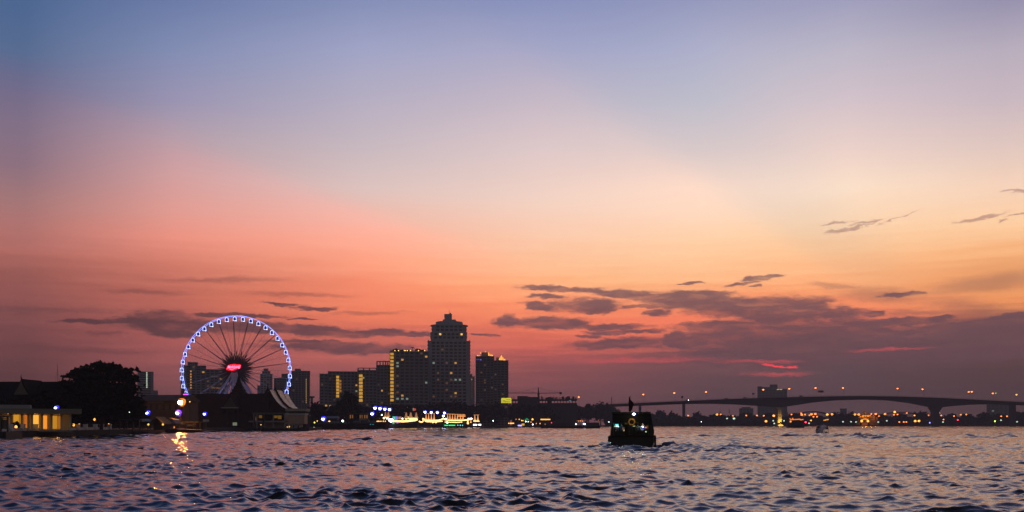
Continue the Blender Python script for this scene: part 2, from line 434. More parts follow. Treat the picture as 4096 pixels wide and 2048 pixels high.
# water: one sheet, finer towards the viewer, heaved by a wind chop and by the wakes
def water_sheet():
    D0, D1, q = 9.0, 1800.0, 1.0032
    nr = int(math.log(D1 / D0) / math.log(q)); nc = 860
    D = D0 * q ** np.arange(nr + 1)
    u = np.linspace(-0.62, 0.62, nc + 1)
    YY = np.repeat(D[:, None], nc + 1, 1)
    XX = u[None, :] * (D[:, None] + 4)
    row = D * (q - 1.0); col = 1.24 / nc * (D + 4)
    cell = np.maximum(row, col * 1.6)[:, None]
    H = np.zeros_like(YY); DX = np.zeros_like(YY); DY = np.zeros_like(YY)
    N = 110
    lam = 0.26 * (3.5 / 0.26) ** rng.random(N)
    lam.sort()
    ang = rng.normal(0, 0.95, N) + math.pi * 1.42     # running towards the viewer, a little across
    ph = rng.random(N) * 2 * math.pi
    for i in range(N):
        k = 2 * math.pi / lam[i]
        st = CHOP * (0.026 if lam[i] < 0.46 else 0.052 if lam[i] < 0.95 else 0.042 if lam[i] < 1.9 else 0.016)
        amp = st / k
        w = np.clip((lam[i] / cell - 2.0) / 1.6, 0, 1); w = w * w * (3 - 2 * w)
        live = np.where(w[:, 0] > 0)[0]
        if not len(live): continue
        n = live[-1] + 1
        th = k * (XX[:n] * math.cos(ang[i]) + YY[:n] * math.sin(ang[i])) + ph[i]
        s_, c_ = np.sin(th), np.cos(th)
        # crests come in groups
        H[:n] += amp * w[:n] * c_
        DX[:n] -= amp * w[:n] * s_ * math.cos(ang[i]) * 0.9
        DY[:n] -= amp * w[:n] * s_ * math.sin(ang[i]) * 0.9
    # the chop comes in short groups: calm shining water between steep little packs of waves
    nz = np.zeros_like(YY)
    gl = 2.2 * (14.0 / 2.2) ** rng.random(26); ga = rng.random(26) * 6.283; gp = rng.random(26) * 6.283
    for i in range(26):
        kx, ky = math.cos(ga[i]) / gl[i] * 2.2, math.sin(ga[i]) / gl[i] * 4.5
        nz += np.sin(XX * kx + YY * ky + gp[i])
    nz /= math.sqrt(13.0)
    env = 0.70 + 0.55 * np.clip(nz, 0, 1.0)
    H *= env; DX *= env; DY *= env
    # out in mid-river the chop is longer
    HF = np.zeros_like(YY); far = np.clip((YY - 60) / 90, 0, 1)
    for i in range(70):
        L = 2.2 * (9.0 / 2.2) ** rng.random(); k = 2 * math.pi / L; a_ = rng.normal(0, 0.8) + math.pi * 1.45; p_ = rng.random() * 6.283
        w = np.clip((L / cell - 1.9) / 1.5, 0, 1)
        live = np.where((w[:, 0] > 0) & (D > 60))[0]
        if not len(live): continue
        s0, n = live[0], live[-1] + 1
        HF[s0:n] += 0.033 * (2.6 / L) ** 0.6 / k * w[s0:n] * np.cos(k * (XX[s0:n] * math.cos(a_) + YY[s0:n] * math.sin(a_)) + p_)
    patch = 0.55 + 0.75 * np.clip(np.sin(XX * 0.16 + 1.3 * np.sin(YY * 0.037)) * np.sin(YY * 0.061 + 1.1 * np.sin(XX * 0.049)) + 0.35, 0, 1.3)
    H += HF * far * patch
    # gusts: rougher and calmer patches
    gust = 0.5 + 0.5 * np.sin(XX * 0.11 + 0.6 * np.sin(YY * 0.05) + 1.0) * np.sin(YY * 0.083 + 0.8 * np.sin(XX * 0.061))
    g = 0.72 + 0.5 * gust
    H *= g; DX *= g; DY *= g
    # wakes: (x, y) of the stern, sideways spread, height, reach
    for (wx, wy, half, hgt, reach, lamw) in WAKES:
        back = wy - YY; s = np.clip(back, 0, None)
        lat = np.abs(XX - wx + back * 0.10)
        arm = half + s * 0.36
        fade = np.exp(-s / reach) * (back > -3) * np.clip((back + 3) / 3, 0, 1)
        e = (lat - arm) / (0.9 + 0.035 * s)
        H += hgt * fade * np.exp(-e * e) * np.cos(e * 2.2) * (0.75 + 0.25 * np.sin(YY * 1.3 + XX * 0.7))
        inner = np.clip(1 - lat / (half + s * 0.12), 0, 1)
        H += hgt * 0.45 * inner * fade * np.sin(back * 2 * math.pi / lamw + 0.6 * np.sin(XX * 1.7))
        H += hgt * 0.35 * inner * fade * np.sin(XX * 3.1 + YY * 1.9) * np.sin(XX * 1.7 - YY * 2.3)
        # the two shoulders of heaped water beside the hull
        sh = np.exp(-((lat - half * 1.9) / (half * 1.3)) ** 2) * np.exp(-((YY - wy) / 2.4) ** 2)
        H += hgt * 0.35 * sh
    for (x0, y0, x1, y1, h0, h1, w0) in RIDGES:
        ex, ey = x1 - x0, y1 - y0; L2 = ex * ex + ey * ey
        tt = ((XX - x0) * ex + (YY - y0) * ey) / L2
        d = ((XX - x0) * ey - (YY - y0) * ex) / math.sqrt(L2)
        on = np.clip(tt / 0.08 + 1, 0, 1) * np.clip((1.08 - tt) / 0.15, 0, 1)
        d = d + 0.35 * np.sin(tt * 9) * w0 + 0.15 * np.sin(tt * 31 + 1) * w0
        prof = np.exp(-(d / w0) ** 2) - 0.45 * np.exp(-((d - 2.4 * w0) / w0) ** 2) + 0.5 * np.exp(-((d + 2.8 * w0) / w0) ** 2)
        H += on * (h0 + (h1 - h0) * np.clip(tt, 0, 1)) * prof * (0.85 + 0.2 * np.sin(tt * 17 + d))
        H += on * 0.06 * np.exp(-(d / (3 * w0)) ** 2) * np.sin(XX * 4.1 + YY * 2.2) * np.sin(XX * 2.3 - YY * 3.4)
    V = np.stack([XX + DX, YY + DY, H], -1).reshape(-1, 3)
    idx = np.arange((nr + 1) * (nc + 1)).reshape(nr + 1, nc + 1)
    Q = np.stack([idx[:-1, :-1], idx[:-1, 1:], idx[1:, 1:], idx[1:, :-1]], -1).reshape(-1, 4)
    me = bpy.data.meshes.new('river_water')
    me.vertices.add(len(V)); me.vertices.foreach_set('co', V.astype(np.float32).ravel())
    me.loops.add(Q.size); me.loops.foreach_set('vertex_index', Q.astype(np.int32).ravel())
    me.polygons.add(len(Q)); me.polygons.foreach_set('loop_start', np.arange(0, Q.size, 4, dtype=np.int32))
    me.polygons.foreach_set('use_smooth', np.ones(len(Q), dtype=bool))
    me.update(calc_edges=True); me.validate()
    m = bpy.data.materials.new('river water'); m.use_nodes = True
    n = NB(m.node_tree); p = m.node_tree.nodes['Principled BSDF']
    p.inputs['Base Color'].default_value = (0.012, 0.010, 0.012, 1)
    p.inputs['IOR'].default_value = 1.62
    p.inputs['Roughness'].default_value = WATER_ROUGH
    t_ = n.new('ShaderNodeTexCoord')
    dsep = n.new('ShaderNodeSeparateXYZ'); n.put(dsep.inputs[0], t_.outputs['Object']); dist = dsep.outputs[1]   # open mid-river water is choppier
    hgt = n.math('ADD', n.noise(n.vmath('MULTIPLY', t_.outputs['Object'], (1.0, 1.5, 1.0)), 2.6, 4, 0.6),
                 n.math('MULTIPLY', n.noise(n.vmath('MULTIPLY', t_.outputs['Object'], (0.30, 0.5, 1.0)), 1.0, 3, 0.55), n.rng(dist, 50, 260, 1.5, FAR_CHOP)))
    bn = n.new('ShaderNodeBump'); bn.inputs['Strength'].default_value = 1.0; bn.inputs['Distance'].default_value = WATER_BUMP
    n.put(bn.inputs['Height'], hgt); n.put(p.inputs['Normal'], bn.outputs[0])
    me.materials.append(m)
    o = bpy.data.objects.new('river_water', me); C.objects.link(o)
    return tag(o, kind='structure')
CHOP, WATER_ROUGH, WATER_BUMP, FAR_CHOP = 0.97, 0.10, 0.022, 13.0
RIDGES = [(57, 206, 82, 203, .55, .48, 1.3), (60, 198, 86, 195, .45, .36, 1.3), (64, 189, 92, 183, .36, .28, 1.2), (74, 209, 48, 104, .30, .16, 1.3), (64, 208, 30, 100, .22, .12, 1.2), (0, 108, 10.5, 105.5, .22, .28, .9), (16.5, 105.5, 30, 98, .30, .25, .9), (2, 101, 26, 98, .20, .20, .8), (-1, 92, 28, 89, .17, .17, .8), (10.5, 107, 5.5, 78, .26, .14, .8), (16.5, 107, 17, 64, .30, .14, .8), (8, 103, 20, 102.5, .20, .20, .7)]
WAKES = [(13.4, 108.0, 2.6, 0.22, 50.0, 4.2), (68.8, 210.0, 1.2, 0.45, 40.0, 5.0)]
water_sheet()

# ------------------------------------------------------------------ trees
def crown_mesh(lobes, n, leaf, seed, core=0.72):
    """leaf clumps strewn through ellipsoid lobes (x, y, z, rx, ry, rz), denser inside, ragged outside"""
    g = random.Random(seed); m = MB()
    tot = sum(l[3] * l[5] for l in lobes)
    for l in lobes:
        m.ball((l[0], l[1], l[2]), 1.0, 8, 5, (l[3] * core, l[4] * core, l[5] * core))
        for _ in range(max(6, int(n * l[3] * l[5] / tot))):
            d = Vector((g.gauss(0, 1), g.gauss(0, 1), g.gauss(0, 1))).normalized()
            rr = (0.62 + 0.5 * g.random() ** 1.3 + (0.25 * g.random() if g.random() < .12 else 0)) * (1.0 + 0.10 * math.sin(5 * d.x + seed) * math.sin(6 * d.z + l[0]))
            c = Vector((l[0] + d.x * l[3] * rr, l[1] + d.y * l[4] * rr, l[2] + d.z * l[5] * rr))
            a = Vector((g.gauss(0, 1), g.gauss(0, 1), g.gauss(0, 0.7))).normalized()
            q = a.cross(Vector((g.gauss(0, 1), g.gauss(0, 1), g.gauss(0, 1)))).normalized()
            s1 = leaf * (0.5 + g.random()); m.quad(c, a * s1, q * s1 * 0.55)
    return m
def trunk_mesh(h, r, spread, g):
    m = MB()
    m.tube([(0, 0, -0.3), (0.03 * h, 0, h * 0.35), (0, 0.02 * h, h * 0.72)], r, 8, r1=r * 0.5)
    for k in range(5):
        a = k * 1.26 + g.random()
        b0 = h * (0.3 + 0.07 * k)
        m.tube([(0, 0, b0), (math.cos(a) * spread * 0.4, math.sin(a) * spread * 0.4, b0 + h * 0.15), (math.cos(a) * spread * 0.75, math.sin(a) * spread * 0.75, b0 + h * 0.3)], r * 0.45, 6, r1=r * 0.15)
    return m
def tree(name, label, px, D, top, halfw, seed, n=420, leaf=0.9, lobes=None, group=None, z0=1.2, squat=1.0):
    fr = Frame(px, D, z0); g = random.Random(seed)
    h = fr.z(top); w = halfw * fr.s
    t = thing(name, label, 'tree', fr.loc, group)
    trunk_mesh(h, 0.022 * h + 0.1, w, g).build('trunk', BARK, t)
    if lobes is None:
        lobes = []
        for k in range(7):
            a = k * 0.9 + g.random()
            rr = g.uniform(0.40, 0.58)
            zz = h * g.uniform(0.42, 0.74) * squat
            lobes.append((math.cos(a) * w * 0.52, math.sin(a) * w * 0.5, zz, w * rr, w * rr, min(h * 0.24, h - zz)))
        lobes.append((g.uniform(-.2, .2) * w, 0, h * 0.74, w * 0.5, w * 0.5, h * 0.25))
        lobes.append((0, 0, h * 0.45, w * 0.8, w * 0.7, h * 0.30))
    else:
        lobes = [(fr.x(a), dy, fr.z(c), rx * fr.s, rx * fr.s * 0.8, rz * fr.s) for a, c, rx, rz, dy in lobes]
    crown_mesh(lobes, n, leaf, seed).build('crown', LEAF, t)
    return t

# ------------------------------------------------------------------ lamps
def ico(r, m, name, parent, loc, n=10): return MB().ball((0, 0, 0), r, n, 6).build(name, m, parent, loc, True)
def post_lamp(name, label, px, py, D, m, r, ring=None, halo_mat=None, z0=1.2, group=None, cat='street lamp', arm=0.9):
    """a mast with a curved arm and a lamp head at px, py"""
    fr = Frame(px, D, z0); h = fr.z(py)
    t = thing(name, label, cat, fr.loc, group)
    MB().tube([(arm, 0, 0), (arm, 0, h * 0.9), (arm * 0.8, 0, h * 0.98), (0, 0, h + r * 1.1)], 0.07 + 0.004 * h, 6, r1=0.05).build('pole', DARK, t)
    head = MB().lathe([(r * 0.5, h + r * 1.35), (r * 1.15, h + r * 0.9), (r * 1.2, h + r * 0.55)], 12).build('lamp_head', DARK, t)
    if ring:
        halo_bowl = MB().lathe([(ring * 0.35, h - ring), (ring * 0.8, h - ring * 0.45), (ring, h + ring * 0.2), (ring * 0.85, h + ring * 0.75), (ring * 0.4, h + ring)], 16, cy=ring * 1.2).build('lens', halo_mat, t)  # glowing shell behind the bulb stands in for the lamp's coloured halo
    MB().ball((0, 0, h), r, 12, 8).build('bulb', m, t, None, True)
    return t
def lamp_orange(*a, **k): return post_lamp(*a, **k)

# ------------------------------------------------------------------ left bank
# jetty gate and pontoon in the lower corner
fr = Frame(20, 168, 0.0)
t = thing('floating_pontoon', 'low black floating pontoon against the quay in front of the lit restaurant', 'pontoon', fr.loc)
MB().box(fr.x(-160), fr.x(48), -2, 3.5, -0.4, fr.z(1727)).build('deck', BLACK, t)
for px in (-60, -10, 44): MB().tube([(fr.x(px), -2.1, -0.3), (fr.x(px), -2.1, fr.z(1731))], 0.22, 8).build('fender', RUBBER, t)
fr = Frame(18, 171, 1.0)
t = thing('jetty_gate', 'dark steel jetty gate frame with a cross bar, before the lit restaurant', 'gate', fr.loc)
for px in (4, 31): MB().box(fr.x(px) - .13, fr.x(px) + .13, -.13, .13, -0.3, fr.z(1668)).build('post', DARK, t)
MB().box(fr.x(-1), fr.x(35), -.16, .16, fr.z(1669), fr.z(1664)).build('lintel', DARK, t)
MB().box(fr.x(6), fr.x(29), -.06, .06, fr.z(1675), fr.z(1672)).build('cross_bar', DARK, t)
MB().box(fr.x(6), fr.x(29), .1, .16, fr.z(1716), fr.z(1678)).build('gate_leaf', mat('gate mesh', (0.10, 0.09, 0.07), 0.6), t)

# lit restaurant pavilion
fr = TurnedFrame(140, 190, R(25))
t = thing('riverside_restaurant', 'low riverside restaurant with flat white roof, columns and amber lit interior', 'restaurant', fr.loc, None, R(25))
rf = MB().box(fr.x(-150), fr.x(326), -1.2, 12, fr.z(1655), fr.z(1638)).box(fr.x(-150), fr.x(328), -1.3, 12.1, fr.z(1637.9), fr.z(1635)).build('roof', mat('off white roof slab', (0.24, 0.21, 0.19), 0.7, 0.15, 0.4), t)
MB().box(fr.x(-150), fr.x(122), 2.0, 11, fr.z(1634.8), fr.z(1619)).build('upper_roof', mat('grey upper roof', (0.3, 0.29, 0.31), 0.8), rf)
MB().box(fr.x(-150), fr.x(290), 0.2, 11.5, -0.2, 0.12).build('floor', CONC, t)
MB().box(fr.x(-150), fr.x(288), 9.0, 9.4, 0.13, fr.z(1655.2)).build('wall', CREAM, t)
for px in (-70, -36, 0, 43, 87, 113, 128, 168, 206, 246, 281):
    MB().lathe([(0.30, 0.121), (0.30, 0.4), (0.2, 0.45), (0.2, fr.z(1662)), (0.34, fr.z(1655.2))], 10, fr.x(px), 0.6).build('column', CREAM, t)
for (a, c, top, col, pw) in ((-60, -20, 1664, (1, .42, .03), .6), (47, 70, 1660, (1, .45, .03), .62), (72, 88, 1660, (1, .42, .03), .42), (92, 109, 1661, (1, .24, .02), .55), (129, 152, 1661, (1, .42, .05), 1.2), (168, 187, 1663, (1, .32, .03), 1.0), (209, 229, 1664, (1, .42, .03), .55), (231, 246, 1666, (1, .32, .02), .36), (6, 30, 1671, (1, .35, .03), .2)):
    MB().box(fr.x(a), fr.x(c), 8.86, 8.995, fr.z(1716), fr.z(top - 2)).build('lit_window', glow('restaurant window %d' % a, col, pw), t)
for k, px in enumerate((30, 140, 235)):
    L = bpy.data.lights.new('ceiling_lamp', 'POINT'); L.energy = 45; L.color = (1, .46, .10); L.shadow_soft_size = 0.3
    lo = bpy.data.objects.new('ceiling_lamp', L); C.objects.link(lo); lo.parent = t; lo.location = (fr.x(px), 4.2, fr.z(1660))
# terrace wall with square pillars
fr = Frame(200, 178, 1.2)
t = thing('terrace_wall', 'long pale terrace wall with square pillars along the river edge', 'wall', fr.loc)
pw = [(px, shoreD(px) + 5.5) for px in range(-200, 460, 40)]
m = MB()
for (p0, d0), (p1, d1) in zip(pw, pw[1:]):
    a = Vector(((p0 - 2048) / F * d0, d0, 0)) - Vector((fr.loc.x, fr.loc.y, 0)); c = Vector(((p1 - 2048) / F * d1, d1, 0)) - Vector((fr.loc.x, fr.loc.y, 0))
    m.add([(a.x, a.y, -.3), (c.x, c.y, -.3), (c.x, c.y, .62), (a.x, a.y, .62), (a.x, a.y + .3, -.3), (c.x, c.y + .3, -.3), (c.x, c.y + .3, .62), (a.x, a.y + .3, .62)], [(0,1,2,3),(3,2,6,7),(5,4,7,6)])
m.build('low_wall', mat('pale terrace plaster', (0.58, 0.54, 0.58), 0.8, 0.2, 0.5), t)
for px in (40, 88, 140, 178, 222, 270, 310, 340, 380, 406, 436):
    d = shoreD(px) + 5.3; p = Vector(((px - 2048) / F * d, d, 0)) - Vector((fr.loc.x, fr.loc.y, 0))
    MB().box(p.x - .42, p.x + .42, p.y - .1, p.y + .5, -.25, 1.25).box(p.x - .5, p.x + .5, p.y - .18, p.y + .58, 1.251, 1.36).build('pillar', mat('white pillar plaster', (0.75, 0.70, 0.74), 0.8, 0.2, 0.5), t)
for i, (px, lab) in enumerate(((65, 'bushy potted shrub beside the restaurant steps'), (150, 'tall potted shrub before the brightest restaurant window'), (252, 'potted shrub at the dark end of the restaurant'))):
    fr = Frame(px, shoreD(px) + 8.5, 1.2)
    t = thing('potted_shrub', lab, 'plant', fr.loc, 'potted shrubs on the restaurant terrace')
    MB().lathe([(.3, 0), (.45, .5), (.48, .55)], 10).build('pot', CONC_D, t)
    crown_mesh([(0, 0, 1.05, .9 if i == 0 else .5, .6, .7)], 130, .22, 5 + i).build('crown', LEAF, t)
for i, (px, py, lab) in enumerate(((64, 1708, 'small red lantern by the restaurant shrub'), (295, 1700, 'amber garden lantern on the terrace, first past the restaurant'), (317, 1700, 'amber garden lantern on the terrace, second past the restaurant'), (435, 1699, 'amber garden lantern at the far end of the terrace wall'), (378, 1678, 'tiny amber lantern hanging under the big dark tree'))):
    D = shoreD(px) + 6.6; fr = Frame(px, D, 1.2)
    t = thing('garden_lantern', lab, 'lantern', fr.loc, 'garden lanterns along the terrace')
    h = fr.z(py)
    MB().tube([(0, .2, -.1), (0, .2, h + .2)], .05, 6).build('post', DARK, t)
    MB().lathe([(.30, h + .32), (.05, h + .5)], 8).build('cap', DARK, t)
    MB().ball((0, 0, h), .24, 10, 6, (1, 1, 1.3)).build('bulb', G_ORANGE if i == 0 else glow('lantern glass', (1, .38, .06), 2.2), t)

# the long temple roof at the edge of the picture
fr = Frame(90, 232, 1.2)
t = thing('temple_hall', 'dark temple hall with long ridge and pale carved gable, behind the restaurant', 'temple', fr.loc)
MB().box(fr.x(-260), fr.x(225), 3, 15, -.2, fr.z(1600)).build('wall', mat('dim temple wall', (0.035, 0.028, 0.025), 0.9, spec=.1), t)
MB().extrude_x([(0, fr.z(1598)), (4.5, fr.z(1562)), (9, fr.z(1520)), (13.5, fr.z(1562)), (18, fr.z(1598))], fr.x(-280), fr.x(236)).build('roof', TILE_D, t)
MB().prism([(fr.x(58), fr.z(1580)), (fr.x(128), fr.z(1580)), (fr.x(104), fr.z(1540)), (fr.x(93), fr.z(1516)), (fr.x(82), fr.z(1540))], -1, 9).build('gable_roof', TILE_D, t)
MB().prism([(fr.x(64), fr.z(1579)), (fr.x(122), fr.z(1579)), (fr.x(101), fr.z(1543)), (fr.x(93), fr.z(1522)), (fr.x(85), fr.z(1543))], -1.15, -1.003).build('pediment', mat('pale carved pediment', (0.12, 0.10, 0.09), 0.7, 0.5, 2.5), t)
MB().tube([(fr.x(93), -.8, fr.z(1517)), (fr.x(92), -1.0, fr.z(1508)), (fr.x(94), -1.0, fr.z(1500))], .18, 6, r1=.03).build('finial', WOOD, t)
fr = Frame(230, 420, 1.2)
t = thing('radio_mast', 'thin guyed radio mast rising behind the temple roof beside the big tree', 'mast', fr.loc)
MB().tube([(0, 0, 0), (0, 0, fr.z(1452))], .13, 5, r1=.06).build('mast', DARK, t)
for k in (-1, 1): MB().tube([(0, 0, fr.z(1475)), (k * 4.5, 0, 0)], .03, 4).build('guy_wire', DARK, t)

# big dark trees
tree('rain_tree', 'huge spreading dark tree silhouetted beside the temple roof', 405, 236, 1447, 150, 3, 7000, .34,
     [(395, 1455, 28, 8, 0), (385, 1462, 40, 12, 1), (345, 1478, 40, 14, 0), (300, 1488, 26, 9, 0), (325, 1500, 55, 20, 1), (268, 1505, 18, 8, 0), (420, 1478, 50, 18, 0), (453, 1462, 18, 14, -1), (470, 1470, 22, 12, 0), (505, 1484, 22, 12, 0), (540, 1478, 12, 8, 1),
      (370, 1510, 80, 28, 0), (460, 1505, 60, 28, 0), (520, 1515, 36, 22, 0), (410, 1560, 130, 46, 0), (300, 1550, 60, 30, 0), (260, 1530, 20, 12, -1), (525, 1550, 30, 26, 0), (400, 1620, 140, 50, 0), (490, 1600, 70, 50, 1), (300, 1610, 75, 46, 0), (545, 1630, 40, 45, 0)])
for i, (px, D, top, hw, lab) in enumerate(((205, 214, 1560, 55, 'dark round tree between the restaurant and the temple gable'), (262, 216, 1598, 40, 'low dark tree behind the end of the restaurant roof'), (30, 215, 1592, 60, 'dark tree behind the restaurant under the temple gable'),
        (560, 268, 1632, 34, 'small dark tree beside the big spreading tree'), (497, 262, 1610, 55, 'dark tree filling the gap under the big spreading tree by the jetty shelter'), (430, 258, 1605, 62, 'dark tree close behind the trunk of the big spreading tree'), (345, 244, 1596, 62, 'dark tree under the river side of the big spreading crown'), (120, 212, 1600, 60, 'dark tree touching the upper restaurant roof'))):
    tree('garden_tree', lab, px, D, top, hw, 40 + i, 900, .4, group='dark garden trees behind the restaurant')

# post lamps along the left bank
post_lamp('flood_lamp', 'blue white flood lamp above the restaurant roof', 222, 1631, 205, G_BLUEW, .26, .48, G_BLUE, group='blue white flood lamps on the bank')
post_lamp('flood_lamp', 'small greenish white lamp under the edge of the big tree', 521, 1648, 246, G_WHITE, .27, None, None, group='blue white flood lamps on the bank')
post_lamp('flood_lamp', 'blue white flood lamp above the white hoarding', 587, 1651, 255, G_BLUEW, .34, .64, G_BLUE, group='blue white flood lamps on the bank')
post_lamp('flood_lamp', 'violet haloed flood lamp below the bright orange lamp', 709, 1652, 293, G_BLUEW, .50, .92, G_VIOLET, group='blue white flood lamps on the bank')
post_lamp('flood_lamp', 'blue flood lamp before the dark temple spire', 817, 1656, 312, G_BLUEW, .34, .64, G_BLUE, group='blue white flood lamps on the bank')
post_lamp('flood_lamp', 'blue flood lamp past the white moored boat', 1292, 1676, 480, G_BLUEW, .70, 1.3, G_BLUE, group='blue white flood lamps on the bank')
post_lamp('sodium_lamp', 'glaring orange lamp on a tall post, mirrored in the water', 721, 1609, 291, G_HOT, .62, 1.15, G_HALO)
post_lamp('magenta_lamp', 'magenta lamp at the foot of the ferris wheel, upper of two', 741, 1580, 450, G_MAG, .9, group='magenta lamps by the wheel')
post_lamp('magenta_lamp', 'pink lamp just above the glaring orange lamp', 745, 1592, 440, glow('pink lamp', (1, .25, .5), 5), .55, group='magenta lamps by the wheel')
fr = Frame(759, 330); 
t = thing('path_lamp', 'tiny yellow lamp beside the orange lamp', 'lamp', fr.loc); MB().tube([(0, .2, 0), (0, .2, fr.z(1606))], .06, 5).build('pole', DARK, t); ico(.18, G_AMBER, 'bulb', t, (0, 0, fr.z(1607)))

# brown lit hall behind the orange lamp
fr = Frame(655, 325)
t = thing('long_hall', 'long low hall with brown wall lit by the orange lamp', 'building', fr.loc)
MB().box(fr.x(560), fr.x(738), 0, 14, -.2, fr.z(1600)).build('wall', mat('brown hall wall', (0.09, 0.055, 0.03), 0.85, 0.3, 0.3), t)
MB().extrude_x([(-1.5, fr.z(1603)), (7, fr.z(1577)), (15.5, fr.z(1603))], fr.x(552), fr.x(745)).build('roof', mat('brown hall roof', (0.05, 0.03, 0.02), 0.8, 0.3, 0.4), t)
MB().box(fr.x(590), fr.x(655), -.12, -.003, fr.z(1612), fr.z(1606)).build('sign_band', mat('dull green band', (0.12, 0.13, 0.07), 0.8), t)
for px in (575, 600, 625, 650, 675, 700, 725): MB().box(fr.x(px), fr.x(px + 9), -.06, -.003, fr.z(1640), fr.z(1618)).build('window', GLASS, t)

# hoarding, hut and awning by the landing
fr = Frame(585, 258)
t = thing('white_hoarding', 'small white hoarding under a blue lamp beside the gabled hut', 'hoarding', fr.loc)
MB().box(fr.x(567), fr.x(604), -.05, .05, fr.z(1686), fr.z(1675)).build('panel', mat('pale green panel', (0.45, 0.52, 0.42), 0.6), t)
for px in (569, 602): MB().tube([(fr.x(px), .1, -.1), (fr.x(px), .1, fr.z(1676))], .06, 6).build('post', DARK, t)
fr = Frame(632, 262)
t = thing('gabled_hut', 'dark hut with steep gable, one slope lit orange', 'hut', fr.loc)
MB().box(fr.x(614), fr.x(650), 0, 4.5, -.2, fr.z(1692)).build('wall', WOOD, t)
MB().add([(fr.x(604), -.7, fr.z(1694)), (fr.x(626), -.7, fr.z(1667)), (fr.x(626), 5, fr.z(1667)), (fr.x(604), 5, fr.z(1694)), (fr.x(604), -.7, fr.z(1697)), (fr.x(626), -.7, fr.z(1671)), (fr.x(626), 5, fr.z(1671)), (fr.x(604), 5, fr.z(1697))], [(0,1,2,3),(7,6,5,4),(0,4,5,1)]).build('roof', WOOD, t)
MB().add([(fr.x(626), -.7, fr.z(1666.5)), (fr.x(659), -.7, fr.z(1694)), (fr.x(662), 5, fr.z(1692)), (fr.x(632), 5, fr.z(1667)), (fr.x(626), -.7, fr.z(1671)), (fr.x(657), -.7, fr.z(1697)), (fr.x(660), 5, fr.z(1696)), (fr.x(632), 5, fr.z(1671))], [(3,2,1,0),(4,5,6,7),(0,1,5,4)]).build('roof', mat('orange lit slope', (0.28, 0.17, 0.07), 0.9, 0.3, 2), t)  # slope toned orange, the lamplight on it put into the colour
for px in (599, 657): 
    ico(.26, glow('lantern glass', (1, .38, .06), 2.2), 'lamp', t, (fr.x(px), -1.0, fr.z(1698)))
L = bpy.data.lights.new('hut_lamp', 'POINT'); L.energy = 60; L.color = (1, .45, .12); L.shadow_soft_size = .2
lo = bpy.data.objects.new('hut_lamp', L); C.objects.link(lo); lo.parent = t; lo.location = (fr.x(668), -1.5, fr.z(1676))
fr = Frame(680, 274)
t = thing('white_awning', 'pale sagging awning between the hut and the lamp post', 'awning', fr.loc)
MB().prism([(fr.x(656), fr.z(1694)), (fr.x(664), fr.z(1681)), (fr.x(680), fr.z(1672)), (fr.x(692), fr.z(1678)), (fr.x(703), fr.z(1694))], 0, 5).build('canopy', mat('pale awning cloth', (0.26, 0.22, 0.25), 0.9), t)
for px in (658, 680, 701): MB().tube([(fr.x(px), .3, -.2), (fr.x(px), .3, fr.z(1693))], .06, 6).build('post', DARK, t)
fr = Frame(735, 296)
t = thing('landing_shed', 'dim open landing shed with yellow and orange lit goods', 'shed', fr.loc)
MB().box(fr.x(690), fr.x(805), -1, 6, fr.z(1690), fr.z(1687)).build('roof', CONC_D, t)
for px in (692, 718, 746, 774, 802): MB().box(fr.x(px) - .09, fr.x(px) + .09, -.7, -.5, -.2, fr.z(1690)).build('post', DARK, t)
MB().box(fr.x(691), fr.x(804), 5, 5.3, -.2, fr.z(1690)).build('wall', mat('dim shed wall', (0.16, 0.12, 0.09), 0.9, 0.4, 0.8), t)
for (a, c, y0, y1, mm) in ((703, 716, 1698, 1691, G_WIN2), (728, 744, 1704, 1698, G_WIN2), (752, 762, 1700, 1695, G_WIN2)): MB().box(fr.x(a), fr.x(c), 4.9, 4.997, fr.z(y0), fr.z(y1)).build('lit_panel', mm, t)
ico(.22, G_ORANGE, 'lamp', t, (fr.x(703), -1.1, fr.z(1709)))
fr = Frame(823, 312)
t = thing('white_notice', 'small pale notice board beneath the blue lamp', 'sign', fr.loc)
MB().box(fr.x(812), fr.x(835), -.05, .05, fr.z(1687), fr.z(1678)).build('panel', mat('pale notice', (0.5, 0.5, 0.42), 0.7), t)
MB().tube([(fr.x(823), .1, -.1), (fr.x(823), .1, fr.z(1684))], .06, 6).build('post', DARK, t)
fr = Frame(939, 352)
t = thing('lit_notice', 'small greenish lit notice at the foot of the temple', 'sign', fr.loc)
MB().box(fr.x(931), fr.x(948), -.05, .05, fr.z(1702), fr.z(1690)).build('panel', glow('greenish lit panel', (.7, .8, .55), .22, (.4, .4, .3)), t)
MB().tube([(fr.x(939), .1, -.1), (fr.x(939), .1, fr.z(1700))], .06, 6).build('post', DARK, t)
fr = Frame(770, 282, 0.0)
t = thing('landing_pontoon', 'long black landing pontoon with dark sheds below the temple', 'pontoon', fr.loc)
MB().add([(fr.x(560), -2, -.4), (fr.x(840), -2, -.4), (fr.x(858), -2, fr.z(1722)), (fr.x(700), -2, fr.z(1715)), (fr.x(545), -2, fr.z(1717)), (fr.x(560), 3, -.4), (fr.x(840), 3, -.4), (fr.x(858), 3, fr.z(1722)), (fr.x(700), 3, fr.z(1715)), (fr.x(545), 3, fr.z(1717))], [(0,1,2,3,4),(9,8,7,6,5),(4,3,8,9),(3,2,7,8),(1,6,7,2),(0,4,9,5)]).build('deck', BLACK, t)
for px in (785, 812, 700, 640, 590): MB().tube([(fr.x(px), 0, -1), (fr.x(px), 0, fr.z(1690))], .16, 8).build('pile', DARK, t)
fr = Frame(485, 250, 0.6)
t = thing('jetty_shelter', 'dark open jetty shelter under the big tree', 'shelter', fr.loc)
MB().box(fr.x(474), fr.x(560), 0, 4, fr.z(1680), fr.z(1676)).build('roof', DARK, t)
